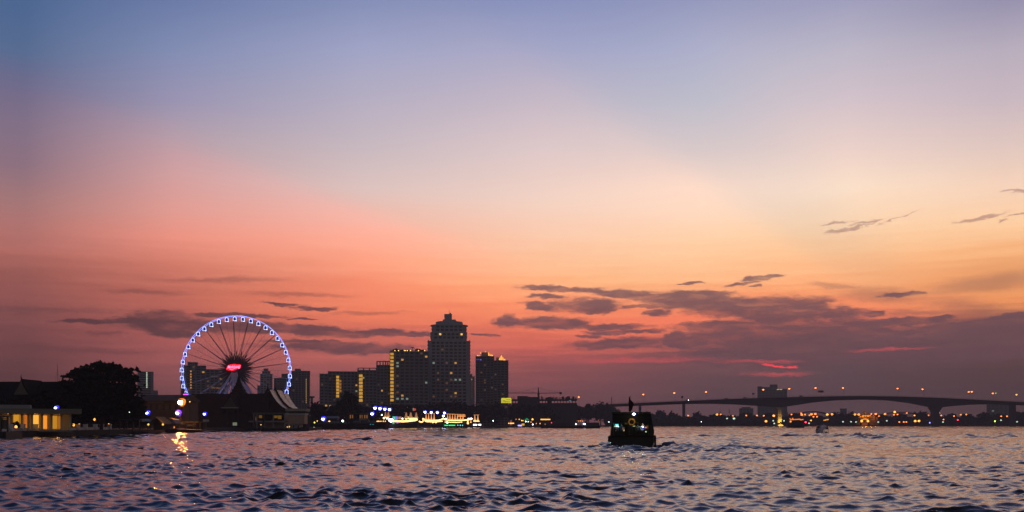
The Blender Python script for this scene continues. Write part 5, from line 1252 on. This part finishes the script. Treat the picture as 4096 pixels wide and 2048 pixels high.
facade('far_block', 'squat hazy block on the tree line right of the hotel block', 1600, [(3362, 3386, 1634, 1700)], 20, HAZY, 9, 8, [], glass=FARGL)
t, fr = facade('far_block', 'wide hazy block beneath the last visible bridge span', 1650, [(3952, 4042, 1617, 1700)], 30, HAZY, 10, 14, [(3969, 1641, G_WINW)], glass=FARGL)
for i, (px, top, hw) in enumerate(((2548,1652,26),(2600,1650,24),(2643,1640,24),(2690,1646,30),(2792,1648,24),(2860,1656,28),(2925,1660,26),(2985,1650,40),(3080,1652,36),(3180,1650,34),(3255,1660,30),(3345,1650,30),(3400,1648,36),(3530,1656,30),(3600,1655,32),(3685,1645,36),(3800,1654,34),(3870,1656,32),(3935,1648,30),(4000,1655,30),(4075,1644,34),(4130,1640,36))):
    tree('far_tree', nth(i) + ' from the ferry of the dark trees on the far bank', px, 1345 + (i % 3) * 8, top, hw, 200 + i, 300, 1.7, group='dark trees on the far bank')
m = MB(); g = random.Random(21)
for px in range(2440, 5400, 15):
    D = max(shoreD(px) + 40, 1180) + g.uniform(0, 60); s_ = D / F
    h = g.uniform(9, 15) if px < 4200 else g.uniform(10, 18); w = g.uniform(6, 10)
    x = (px - 2048) * s_
    m.ball((x, D, h * .5), 1, 7, 5, (w, w, h * .55))
    for _ in range(22):
        a = Vector((g.gauss(0, 1), g.gauss(0, 1), abs(g.gauss(0, 1)))).normalized()
        p = Vector((x + a.x * w, D + a.y * w, h * .5 + a.z * h * .52)); u = Vector((g.gauss(0, 1), g.gauss(0, 1), g.gauss(0, .6))).normalized(); v = a.cross(u).normalized()
        m.quad(p, u * 1.4, v * 0.9)
tag(m.build('far_woods', LEAF), 'unbroken dark woods along the far bank beneath the bridge', None, None, 'stuff')
for i, (px, y1, y0, w) in enumerate(((2880, 1645, 1665, 5), (2917, 1636, 1665, 3), (3150, 1648, 1665, 6))):
    g_ = Frame(px, 1400); q = thing('far_chimney', ['thin far chimney left of the hazy block under the bridge', 'slim far chimney just left of the hazy block', 'short far tower behind the flooded pier'][i], 'chimney', g_.loc)
    MB().lathe([(w * .5 * g_.s, 0), (w * .35 * g_.s, g_.z(y1))], 8).build('stack', HAZY, q)

# low steel bridge under the high one
fr = Frame(3400, 1400, 0.0)
t = thing('steel_truss_bridge', 'low dim reddish steel truss bridge seen beneath the high road bridge', 'bridge', fr.loc)
RS = mat('reddish dark steel', (.06, .032, .03), .7)
MB().box(fr.x(2860), fr.x(4120), -5, 5, fr.z(1676), fr.z(1669)).build('deck', RS, t)
for px in (2990, 3160, 3340, 3490, 3710, 3890): MB().box(fr.x(px) - 2.2, fr.x(px) + 2.2, -5, 5, -2, fr.z(1676)).build('pier', mat('reddish pier', (.12, .08, .075), .85), t)
for (a, c, y) in ((3165, 3335, 1646), (3495, 3705, 1649)):
    m = MB()
    for yy in (-4.6, 4.6):
        pts = [(fr.x(a + (c - a) * k / 10), yy, fr.z(1669 - (1669 - y) * math.sin(math.pi * k / 10) ** .8)) for k in range(11)]
        m.tube(pts, .55, 4)
        for k in range(1, 10): m.tube([(pts[k][0], yy, fr.z(1669)), pts[k]], .28, 4)
        for k in range(1, 9): m.tube([(pts[k][0], yy, fr.z(1669)), pts[k + 1]], .2, 4)
    m.build('arch_truss', RS, t)

# lamps of the far bank
FAR = [(2753,1662,'o',0),(2706,1677,'w',0),(2620,1680,'w',0),(2701,1694,'w',1),(2868,1658,'o',1),(2883,1658,'o',0),(2919,1664,'o',1),(2931,1664,'o',0),(2908,1674,'w',0),(2936,1674,'w',1),(2874,1675,'o',0),(2985,1662,'o',0),(3028,1662,'o',0),(3055,1663,'o',0),(3095,1663,'y',1),(3064,1685,'y',1),(3093,1683,'w',0),(3097,1694,'w',0),(3136,1683,'w',0),
 (3166,1658,'o',0),(3205,1653,'o',0),(3207,1659,'o',1),(3220,1658,'o',0),(3238,1661,'o',0),(3246,1657,'o',1),(3261,1656,'o',1),(3254,1667,'o',0),(3268,1667,'o',0),(3309,1658,'y',1),(3328,1657,'o',1),(3244,1682,'y',0),(3372,1687,'w',0),(3404,1687,'w',0),(3424,1688,'w',0),(3236,1693,'w',0),
 (3420,1658,'o',1),(3435,1658,'o',1),(3485,1656,'o',0),(3503,1656,'o',1),(3516,1664,'o',0),(3540,1656,'o',1),(3576,1659,'o',0),(3579,1648,'y',1),(3590,1658,'o',0),(3627,1652,'o',0),(3658,1662,'y',0),(3714,1661,'o',0),(3755,1652,'y',1),(3765,1662,'o',0),(3774,1678,'o',0),(3772,1688,'w',0),(3816,1664,'o',0),(3843,1659,'o',0),(3865,1658,'o',0),(3831,1680,'r',0),(3513,1688,'w',0),(3547,1683,'w',0),(3597,1688,'o',0),(3615,1688,'o',0),(3625,1688,'o',0),(3661,1684,'y',1),(3676,1684,'y',1),(3720,1691,'b',0),(3980,1685,'g',0),(4004,1681,'w',0),(4005,1665,'o',0),(4028,1665,'o',0),(4068,1687,'w',0)]
FM = {'o': (glow('far sodium bulb', (1, .23, .04), 4.0), 'orange'), 'y': (glow('far amber bulb', (1, .33, .045), 5.0), 'amber'), 'w': (glow('far white bulb', (.7, .95, .7), 1.6), 'pale white'), 'r': (G_RED, 'red'), 'b': (glow('far blue bulb', (.3, .3, 1), 5), 'blue'), 'g': (glow('far lime bulb', (.7, .9, .1), 6), 'lime yellow')}
SPAN = [(2735, 'between the ferry and the first tall bridge pier'), (3115, 'between the first tall pier and the flooded pier'), (3460, 'between the flooded pier and the golden temple'), (3740, 'between the golden temple and the widest pier'), (9999, 'right of the widest pier')]
seen = {}
for (px, py, k, big) in FAR:
    mm, word = FM[k]; where = next(w for lim, w in SPAN if px < lim)
    n = seen[(k, where)] = seen.get((k, where), -1) + 1
    D = 1318 if py > 1666 else 1335
    fr = Frame(px, D, 1.2)
    q = thing('shore_lamp', '%s %s far bank lamp %s' % (nth(n), word, where), 'lamp', fr.loc, 'lamps of the far bank')
    r = 1.45 if big else .95; h = fr.z(py)
    MB().tube([(0, r, -.1), (0, r, h + r * .6)], .16, 5).build('pole', DARK, q)
    MB().ball((0, 0, h), r, 8, 6, (1.15, 1, .9)).build('bulb', mm, q)
q, fr = bar('lit_awning', 'tilted amber lit awning on the far bank right of the small ferry', 'awning', 1318, 3299, 3320, 1681, 1677, glow('amber awning', (1, .38, .03), 1.6))
q.rotation_euler = (0, R(-12), 0)
fr = Frame(2792, 1318, 1.2)
q = thing('lit_jetty', 'far jetty with a row of ten small white lamps under its roof', 'jetty', fr.loc)
MB().box(fr.x(2766), fr.x(2820), 0, 6, fr.z(1684), fr.z(1681.5)).build('roof', DARK, q)
for k in range(10): ico(.5, G_WHITE, 'lamp', q, (fr.x(2771 + k * 4.9), -.2, fr.z(1687)))
for px in (2768, 2792, 2818): MB().box(fr.x(px) - .2, fr.x(px) + .2, .2, .6, -.3, fr.z(1684)).build('post', DARK, q)

# golden temple
fr = Frame(3468, 1345, 1.2)
q = thing('golden_temple', 'floodlit golden temple with clustered spires on the far bank', 'temple', fr.loc)
MB().box(fr.x(3428), fr.x(3512), 0, 12, -.2, fr.z(1667)).build('base', mat('dark gold base', (.25, .12, .03), .6), q)
for (px, y1, w) in ((3466, 1629, 9), (3456, 1645, 8), (3479, 1647, 9), (3500, 1650, 5), (3436, 1652, 5), (3490, 1655, 6), (3446, 1656, 6)):
    h0, h1 = fr.z(1668), fr.z(y1); w *= fr.s
    MB().lathe([(w, h0), (w * .92, h0 + (h1 - h0) * .28), (w * .6, h0 + (h1 - h0) * .36), (w * .55, h0 + (h1 - h0) * .5), (w * .25, h0 + (h1 - h0) * .66), (w * .05, h1)], 8, fr.x(px), 5).build('spire', mat('gold leaf', (.75, .36, .06), .38, .2, 1, metal=.6), q)
MB().box(fr.x(3446), fr.x(3482), -2, -1.6, fr.z(1664.5), fr.z(1661)).build('lit_band', glow('gold lit band', (1, .36, .02), 1.4), q)
for px in (3440, 3457, 3475, 3495):
    L = bpy.data.lights.new('gold_flood', 'POINT'); L.energy = 1300; L.color = (1, .42, .04); L.shadow_soft_size = .5
    lo = bpy.data.objects.new('gold_flood', L); C.objects.link(lo); lo.parent = q; lo.location = (fr.x(px), -6, fr.z(1664))
fr = Frame(3460, 1312, 1.2)
q = thing('lit_archway', 'orange lit arched landing gate at the water under the golden temple', 'archway', fr.loc)
AR = glow('lit arch face', (1, .24, .01), 1.5)
MB().tube([(fr.x(3445), 0, fr.z(1689)), (fr.x(3448), 0, fr.z(1680)), (fr.x(3460), 0, fr.z(1675)), (fr.x(3470), 0, fr.z(1679)), (fr.x(3473), 0, fr.z(1689))], 1.1, 6).build('arch', AR, q)
for px in (3445, 3470): ico(1.6, G_AMBER, 'lamp', q, (fr.x(px), -1.4, fr.z(1684)))
MB().box(fr.x(3446), fr.x(3474), 1.4, 3, -.5, fr.z(1690)).build('lit_wall', glow('dim lit arch wall', (1, .2, .01), .28), q)
for px in (3444, 3474): MB().box(fr.x(px) - .8, fr.x(px) + .8, -.6, .9, -.5, fr.z(1689)).build('post', WOOD, q)
q, fr = bar('lit_awning', 'short orange lit stall beside the two amber lamps on the far bank', 'awning', 1318, 3615, 3630, 1690, 1687, glow('dim orange stall', (1, .4, .1), .35))

# ------------------------------------------------------------------ boats on the river
fr = Frame(3184, 720, 0.0)
t = thing('small_ferry', 'small dark ferry with an orange lit roof edge and a red stern light', 'ferry', fr.loc)
hl = hull(fr.x(3219) - fr.x(3149), 5, fr.z(1703), .16, .5).build('hull', BLACK, t)
MB().box(fr.x(3146), fr.x(3222), -2.6, 2.6, fr.z(1703), fr.z(1699)).build('gunwale', DARK, t)
MB().box(fr.x(3155), fr.x(3213), -2.0, 2.0, fr.z(1684), fr.z(1679)).build('roof', DARK, t)
MB().box(fr.x(3158), fr.x(3208), -1.2, 1.2, fr.z(1699), fr.z(1684)).build('cabin', mat('dark cabin', (.03, .028, .03), .6), t)
for px in (3157, 3170, 3184, 3198, 3211): MB().box(fr.x(px) - .1, fr.x(px) + .1, -1.95, -1.75, fr.z(1700), fr.z(1683)).build('post', DARK, t)
OR = glow('orange roof tube', (1, .24, .04), 1.5)
MB().tube([(fr.x(3156), -2.2, fr.z(1673)), (fr.x(3157), -2.2, fr.z(1677)), (fr.x(3166), -2.2, fr.z(1678.5)), (fr.x(3180), -2.2, fr.z(1678)), (fr.x(3198), -2.2, fr.z(1676.5))], .34, 6).tube([(fr.x(3166), -2.2, fr.z(1672)), (fr.x(3169), -2.2, fr.z(1677))], .40, 6).tube([(fr.x(3197), -2.2, fr.z(1680)), (fr.x(3210), -2.2, fr.z(1678))], .34, 6).build('roof_light', OR, t)
ico(.75, glow('dull orange lamp', (1, .36, .1), 1.6), 'lamp', t, (fr.x(3159), -2.2, fr.z(1686)))
ico(.62, G_RED, 'stern_light', t, (fr.x(3219), -2.2, fr.z(1689))); MB().tube([(fr.x(3219), -2, fr.z(1701)), (fr.x(3219), -2, fr.z(1688))], .12, 5).build('light_post', DARK, t)

# longtail boat running away with its bow up, and its spray
fr = Frame(3302, 214, 0.0)
t = thing('longtail_boat', 'narrow longtail boat with rounded canopy speeding off behind a plume of spray', 'boat', fr.loc, None, R(-6))
hl = MB()
vs, fs = [], []; n = 16
for i in range(n + 1):
    u = i / n; y = -1.0 + u * 11.0; k = (1 - u ** 3 * .85); w = .78 * k * (0.72 + .28 * min(1, u * 5)); zb = .05 + 1.4 * max(0, u - .35) ** 2; zt = .62 + 2.1 * max(0, u - .45) ** 2
    vs += [(-w * .45, y, zb - .35), (-w, y, zt), (-w + .08, y, zt), (-w * .4, y, zb - .1), (w * .4, y, zb - .1), (w - .08, y, zt), (w, y, zt), (w * .45, y, zb - .35)]
for i in range(n):
    for j in range(8): fs.append((i*8+j, i*8+(j+1) % 8, (i+1)*8+(j+1) % 8, (i+1)*8+j))
fs += [tuple(range(8))[::-1], tuple(n*8 + k for k in range(8))]
hl.add(vs, fs).build('hull', WOOD, t)
cn = MB(); prof = [(-.78, .62), (-.82, 1.5), (-.62, 2.05), (-.2, 2.34), (.25, 2.34), (.64, 2.05), (.82, 1.5)]
for y in (1.0, 6.0): cn.v += [(x, y, z) for x, z in prof] + [(x * .93, y, z - .07) for x, z in prof]
for i in range(6): cn.f += [(i, i+1, 14+i+1, 14+i), (7+i+1, 7+i, 21+i, 21+i+1), (i, 7+i, 8+i, i+1), (14+i, 15+i, 22+i, 21+i)]
cn.build('canopy', mat('dark canopy cloth', (.035, .03, .028), .8), t)
MB().box(-.84, -.30, 1.05, 1.2, .6, 2.0).build('side_curtain', mat('dark canopy cloth', (.035, .03, .028)), t)
MB().tube([(.80, 1.0, .6), (.80, 1.0, 1.6), (.62, 1.0, 2.1)], .05, 6).build('canopy_post', mat('pale post', (.35, .25, .2)), t)
MB().box(-.22, .22, -.9, -.3, .5, .95).build('engine', DARK, t)
MB().tube([(0, -.8, .8), (-.1, -2.4, .15), (-.15, -3.6, -.25)], .05, 6).build('propeller_shaft', DARK, t)
SPRAY = mat('white spray', (.9, .88, .92), .9)
pp = SPRAY.node_tree.nodes['Principled BSDF']; tr = SPRAY.node_tree.nodes.new('ShaderNodeBsdfTranslucent'); mx = SPRAY.node_tree.nodes.new('ShaderNodeMixShader'); tr.inputs[0].default_value = (.95, .93, .96, 1); mx.inputs[0].default_value = .7
for a_, b_ in ((pp.outputs[0], mx.inputs[1]), (tr.outputs[0], mx.inputs[2]), (mx.outputs[0], SPRAY.node_tree.nodes['Material Output'].inputs[0])): SPRAY.node_tree.links.new(a_, b_)
g = random.Random(8); sp = MB()
for _ in range(1400):                     # fine droplets thrown up by the screw
    u = g.random() ** .8; sx_ = g.gauss(0, 1)
    z = u * 2.25; w = 1.25 - .8 * u
    c = (-1.7 + .9 * u ** 1.5 + sx_ * w * .55, -1.6 + g.gauss(0, .8), max(.0, z + g.gauss(0, .12)))
    r = g.uniform(.020, .050); 
    u_ = Vector((g.gauss(0, 1), g.gauss(0, 1), g.gauss(0, 1))).normalized(); v_ = u_.cross(Vector((g.gauss(0, 1), g.gauss(0, 1), g.gauss(0, 1)))).normalized()
    sp.quad(Vector(c), u_ * r, v_ * r)
o = sp.build('spray', SPRAY, None, fr.loc); tag(o, 'plume of pale spray behind the longtail boat', None, None, 'stuff')

# ------------------------------------------------------------------ the near ferry, seen from astern
fr = Frame(2528, 110, 0.0); s_ = fr.s
t = thing('passenger_ferry', 'dark wooden passenger ferry seen from astern with cyan lamps under its roof', 'ferry', fr.loc, None, R(-8))
FERRY_ROT = Matrix.Rotation(R(-8), 4, 'Z')
hw = fr.x(2614)
m = MB(); vs, fs = [], []
sec = [(0, 1.0), (2, 1.04), (8, 1.05), (13, .9), (16, .5), (17.5, .12)]
for (y, k) in sec:
    vs += [(-hw * .88 * k, y, -.5), (-hw * k, y, .55), (-hw * 1.0 * k, y, 1.22), (hw * 1.0 * k, y, 1.22), (hw * k, y, .55), (hw * .88 * k, y, -.5)]
for i in range(len(sec) - 1):
    for j in range(6): fs.append((i*6+j, i*6+(j+1) % 6, (i+1)*6+(j+1) % 6, (i+1)*6+j))
fs += [tuple(range(6))[::-1], tuple(len(sec)*6 - 6 + k for k in range(6))]
m.add(vs, fs).build('hull', BLACK, t)
MB().box(-hw * 1.03, hw * 1.03, -.12, 14, 1.05, 1.2).build('rubbing_strake', WOOD, t)
tyre = None
for side in (-1, 1):
    for k, (y, z) in enumerate(((.1, .85), (.1, .35), (1.6, .9), (3.4, .8), (5.5, .85), (8, .85))):
        if tyre is None:
            tm = MB().tube([(0, .26 * math.cos(a), .26 * math.sin(a)) for a in np.linspace(0, 2 * math.pi, 15)[:-1]], .11, 8, closed=True)
            tyre = tm.build('tyre_fender', RUBBER, t); o = tyre
        else: o = share(tyre, 'tyre_fender', t, (0, 0, 0))
        o.location = (side * hw * 1.07, y, z)
RX0, RX1 = fr.x(2451), fr.x(2598)
MB().box(RX0 + .05, RX1 - .05, .1, 13, 1.22, 1.3).build('deck', WOOD, t)
MB().extrude_x([(-.5, fr.z(1654)), (-.5, fr.z(1648)), (6, fr.z(1645)), (13.5, fr.z(1648)), (13.5, fr.z(1654))], RX0 - .12, RX1 + .12).build('roof', mat('dark boat roof', (.03, .032, .03), .6), t)
MB().box(RX0 + .02, RX1 - .02, -.06, .02, fr.z(1690), fr.z(1654.5)).build('stern_blind', mat('black canvas', (.012, .013, .012), .9), t)
for x in (RX0 + .06, RX1 - .06): MB().box(x - .05, x + .05, .05, 12.8, fr.z(1692), fr.z(1654.5)).build('side_blind', mat('black canvas', (.012, .013, .012)), t)
for px in (2452, 2478, 2502, 2552, 2576, 2597):
    for y in (.12, 6.5, 12.6): MB().box(fr.x(px) - .05, fr.x(px) + .05, y - .05, y + .05, 1.3, fr.z(1654.5)).build('post', WOOD, t)
MB().box(RX0, RX1, -.02, .1, fr.z(1746), fr.z(1741)).build('stern_rail', WOOD, t)
MB().box(RX0 + .1, RX1 - .1, .12, .2, 1.3, fr.z(1741)).build('stern_board', BLACK, t)
for x in (RX0 - .02, RX1 + .02): MB().box(x - .05, x + .05, .2, 12.5, fr.z(1746), fr.z(1742)).build('side_rail', WOOD, t)
TARP = mat('dark tarpaulin', (.03, .033, .028), .8, .4, 2)
MB().prism([(RX1 - .04, fr.z(1649)), (fr.x(2601), fr.z(1649)), (fr.x(2611), fr.z(1700)), (fr.x(2616), fr.z(1722)), (fr.x(2615), fr.z(1752)), (RX1 - .04, fr.z(1752))], .8, 9).build('side_curtain', TARP, t)
MB().prism([(RX0 + .04, fr.z(1752)), (fr.x(2440), fr.z(1752)), (fr.x(2441), fr.z(1722)), (fr.x(2446), fr.z(1700)), (fr.x(2449), fr.z(1690)), (RX0 + .04, fr.z(1690))], .8, 9).build('side_curtain', TARP, t)
lb = MB().tube([(fr.x(2527) + .34 * math.cos(a), -.16, fr.z(1688) + .34 * math.sin(a)) for a in np.linspace(0, 2 * math.pi, 25)[:-1]], .085, 8, closed=True).build('lifebuoy', mat('orange lifebuoy', (.55, .26, .06), .6), t)
YP = mat('olive boat panel', (.30, .27, .06), .6)
MB().box(fr.x(2499), fr.x(2515), -.03, .03, fr.z(1697), fr.z(1687)).build('panel', YP, t)
MB().box(fr.x(2541), fr.x(2556), -.03, .03, fr.z(1691), fr.z(1686.5)).build('panel', YP, t)
MB().box(fr.x(2560), fr.x(2576), -.03, .03, fr.z(1698), fr.z(1695.5)).build('panel', YP, t)
MB().box(RX0, RX1, 11.8, 12.0, 1.3, fr.z(1650)).build('bulkhead', mat('olive bulkhead', (.10, .09, .05), .8, .4, 2), t)
def glim(px, py, w, h, col, pw, y=.3, name='lamp'): MB().box(fr.x(px - w / 2), fr.x(px + w / 2), y, y + .08, fr.z(py + h / 2), fr.z(py - h / 2)).build(name, glow('ferry lamp %d %d' % (px, py), col, pw), t)
MB().ball((fr.x(2536), -.62, fr.z(1656.5)), .135, 12, 8, (1.15, 1, .8)).build('stern_lamp', glow('white stern lamp', (.8, .95, 1), 14), t)
MB().ball((fr.x(2538), -.56, fr.z(1658)), .24, 12, 6, (1, .25, .8)).build('lamp_halo', glow('blue lamp halo', (.03, .05, .5), .35), t)  # blue halo of the stern lamp, put in as a glowing shell
glim(2467, 1698, 14, 2.6, (.1, .85, .9), 1.6); glim(2468, 1704, 8, 3.4, (.8, 1, .9), 7); glim(2474, 1707, 6, 3, (.25, .85, .95), 2.2, .4); glim(2459, 1705, 5, 4, (.55, .9, .5), .8, .5); glim(2469, 1709, 22, 5, (.02, .10, .55), .5, .6)
glim(2573, 1707.5, 9, 4.2, (.4, .75, 1), 7); glim(2573, 1713, 14, 7, (.02, .08, .75), .6, .6); glim(2582, 1710, 8, 4, (1, .25, .12), .9); glim(2588, 1708, 8, 12, (.8, .3, .1), .12, .7)
glim(2536, 1704.5, 9, 2.2, (.8, .9, .5), .7); glim(2555, 1707, 5, 4, (.6, .8, .6), .3, .8)
glim(2490, 1716, 8, 12, (1, .55, .4), .28, 3.0, 'lit_panel'); glim(2493, 1724, 5, 10, (1, .75, .55), .55, 2.6, 'lit_panel'); glim(2485, 1731, 6, 4, (1, .85, .45), 1.2, 2.4); glim(2583, 1727, 5, 4, (.7, 1, .6), .9, .5)
for (x, e, c) in ((fr.x(2468), 10, (.4, .9, .9)), (fr.x(2573), 24, (.6, .75, .9)), (fr.x(2527), 22, (.9, .85, .35))):
    L = bpy.data.lights.new('cabin_lamp', 'POINT'); L.energy = e; L.color = c; L.shadow_soft_size = .12
    lo = bpy.data.objects.new('cabin_lamp', L); C.objects.link(lo); lo.parent = t; lo.location = (x, 1.6, fr.z(1698))
L = bpy.data.lights.new('panel_lamp', 'POINT'); L.energy = 5; L.color = (1, .8, .3); L.shadow_soft_size = .05
lo = bpy.data.objects.new('panel_lamp', L); C.objects.link(lo); lo.parent = t; lo.location = (fr.x(2532), -.7, fr.z(1680))
gl = mat('greenish window film', (.16, .20, .14), .4)
MB().box(fr.x(2606), fr.x(2611), .94, .99, fr.z(1730), fr.z(1708)).build('side_window', gl, t)
# mast and drooping flag
ft = thing('flag', 'dark flag drooping from a short staff on the ferry roof', 'flag', fr.loc + FERRY_ROT @ Vector((fr.x(2519), 1.0, fr.z(1647))))
zf = lambda y: (1647 - y) * s_
MB().tube([(0, 0, -.05), (.02, 0, zf(1583))], .035, 6).build('staff', DARK, ft)
fm = MB(); rows = [(1587, .06, .02), (1594, .10, .0), (1602, .22, -.04), (1610, .42, -.10), (1616, .46, -.12), (1624, .38, -.10), (1634, .30, -.06), (1642, .14, .02), (1646, .06, .05)]
for (y, w, off) in rows:
    for k in range(7):
        u = k / 6; fm.v.append((-.13 + off * .2 + u * (w + .13 if y > 1600 else w + .08), .10 * math.sin(u * 9 + y * .2), zf(y) - .02 * u))
for i in range(len(rows) - 1):
    for k in range(6): fm.f.append((i*7+k, i*7+k+1, (i+1)*7+k+1, (i+1)*7+k))
fm.build('cloth', mat('dark red flag cloth', (.05, .012, .02), .9), ft)

# passengers
def person(label, loc, pose, shirt, rz=0.0):
    """one continuous skinned body; pose = standing or seated"""
    st = pose == 'standing'
    hip = .92 if st else .46
    J = [(0, 0, hip), (0, .0, hip + .26), (0, .02, hip + .50), (0, .03, hip + .60), (0, .06, hip + .70), (0, .06, hip + .80)]
    Rr = [(.15, .11), (.14, .10), (.15, .09), (.055, .055), (.085, .10), (.07, .08)]
    E = [(0,1),(1,2),(2,3),(3,4),(4,5)]
    for sd in (-1, 1):
        b0 = len(J)
        J += [(sd * .19, 0, hip + .49), (sd * .24, .02, hip + .22), (sd * .20, .16, hip + .04), (sd * .17, .25, hip + .02)]
        Rr += [(.06, .06), (.045, .045), (.036, .036), (.04, .025)]
        E += [(2, b0), (b0, b0+1), (b0+1, b0+2), (b0+2, b0+3)]
        b1 = len(J)
        if st: J += [(sd * .10, 0, hip - .06), (sd * .11, .02, .50), (sd * .11, -.02, .08), (sd * .12, .13, .04)]
        else: J += [(sd * .10, .05, hip), (sd * .12, .44, hip + .02), (sd * .12, .44, .08), (sd * .12, .57, .04)]
        Rr += [(.085, .085), (.06, .06), (.045, .045), (.04, .03)]
        E += [(0, b1), (b1, b1+1), (b1+1, b1+2), (b1+2, b1+3)]
    me = bpy.data.meshes.new('person'); me.from_pydata(J, E, []); me.update()
    o = bpy.data.objects.new('person', me); C.objects.link(o)
    md = o.modifiers.new('skin', 'SKIN'); 
    for v, r in zip(me.skin_vertices[0].data, Rr): v.radius = r
    me.skin_vertices[0].data[0].use_root = True
    sb = o.modifiers.new('sub', 'SUBSURF'); sb.levels = sb.render_levels = 1
    bpy.context.view_layer.update()
    m2 = bpy.data.meshes.new_from_object(o.evaluated_get(bpy.context.evaluated_depsgraph_get()))
    o.modifiers.clear(); o.data = m2
    m2.materials.clear(); m2.materials.append(SKIN); m2.materials.append(shirt); m2.materials.append(SHIRT_D)
    for p in m2.polygons:
        z = p.center.z; x = abs(p.center.x)
        p.material_index = 1 if hip + .08 < z < hip + .57 and x < .26 and p.center.y < .12 else 2 if z <= hip + .08 and z > .1 and not (p.center.y > .1 and x > .15 and st) else 0
        p.use_smooth = True
    MB().ball((0, .04, hip + .80), .105, 10, 6, (1, 1.1, .9)).build('hair', mat('black hair', (.01, .01, .01), .6), o)
    o.location = fr.loc + FERRY_ROT @ (loc - fr.loc); o.rotation_euler = (0, 0, rz + R(-8))
    return tag(o, label, 'person', 'passengers aboard the ferry')
base = fr.loc + Vector((0, 0, 1.3))
MB().box(fr.x(2545), fr.x(2590), 1.7, 2.1, 1.3, 1.74).build('bench', WOOD, t)
MB().box(fr.x(2458), fr.x(2500), 1.9, 2.3, 1.3, 1.74).build('bench', WOOD, t)
person('passenger in a pale shirt seated under the blue lamp at the ferry stern', base + Vector((fr.x(2570), 1.9, 0)), 'seated', SHIRT_W, R(10))
person('passenger in dark clothes seated under the cyan lamps of the ferry', base + Vector((fr.x(2468), 2.1, 0)), 'seated', SHIRT_D, R(-15))
person('passenger in dark clothes seated at the edge beside the cyan lamps', base + Vector((fr.x(2484), 2.1, 0)), 'seated', SHIRT_D, R(5))
person('crew member standing at the middle of the ferry stern in dark clothes', base + Vector((fr.x(2522), 1.2, 0)), 'standing', SHIRT_D, R(180))
person('passenger seated beside the pale shirted one at the ferry stern', base + Vector((fr.x(2551), 1.9, 0)), 'seated', SHIRT_D, R(0))

# bits of water hyacinth adrift
for i, (px, py, lab) in enumerate(((350, 1818, 'dark clump of floating weed off the terrace wall'), (563, 1795, 'tiny dark clump of floating weed below the jetty shelter'), (581, 1826, 'small dark clump of floating weed left of the orange lamp reflection'), (1003, 1779, 'dark clump of floating weed off the moored white boat'))):
    D = EYE * F / (py - HZ); fr = Frame(px, D, 0.0); g = random.Random(i); m = MB()
    for _ in range(46):
        a = g.random() * 6.28; r = g.random() ** .5 * .22; m.tube([(math.cos(a) * r, math.sin(a) * r, -.06), (math.cos(a) * r * 1.2, math.sin(a) * r * 1.2, g.uniform(.04, .13))], .03, 4, r1=.05)
    tag(m.build('floating_weed', LEAF, None, fr.loc), lab, 'water weed', 'clumps of floating weed')

# ------------------------------------------------------------------ dusk haze over the river
hz = bpy.data.materials.new('river haze'); hz.use_nodes = True
n = hz.node_tree; n.nodes.clear()
pv = n.nodes.new('ShaderNodeVolumePrincipled'); ou = n.nodes.new('ShaderNodeOutputMaterial')
pv.inputs['Color'].default_value = (0.56, 0.50, 0.57, 1); pv.inputs['Density'].default_value = 0.00036
n.links.new(pv.outputs[0], ou.inputs['Volume'])
if True:
    tag(MB().box(-1500, 2100, -420, 1950, -4, 122).build('haze', hz), 'thin dusk haze over the river', None, None, 'stuff')
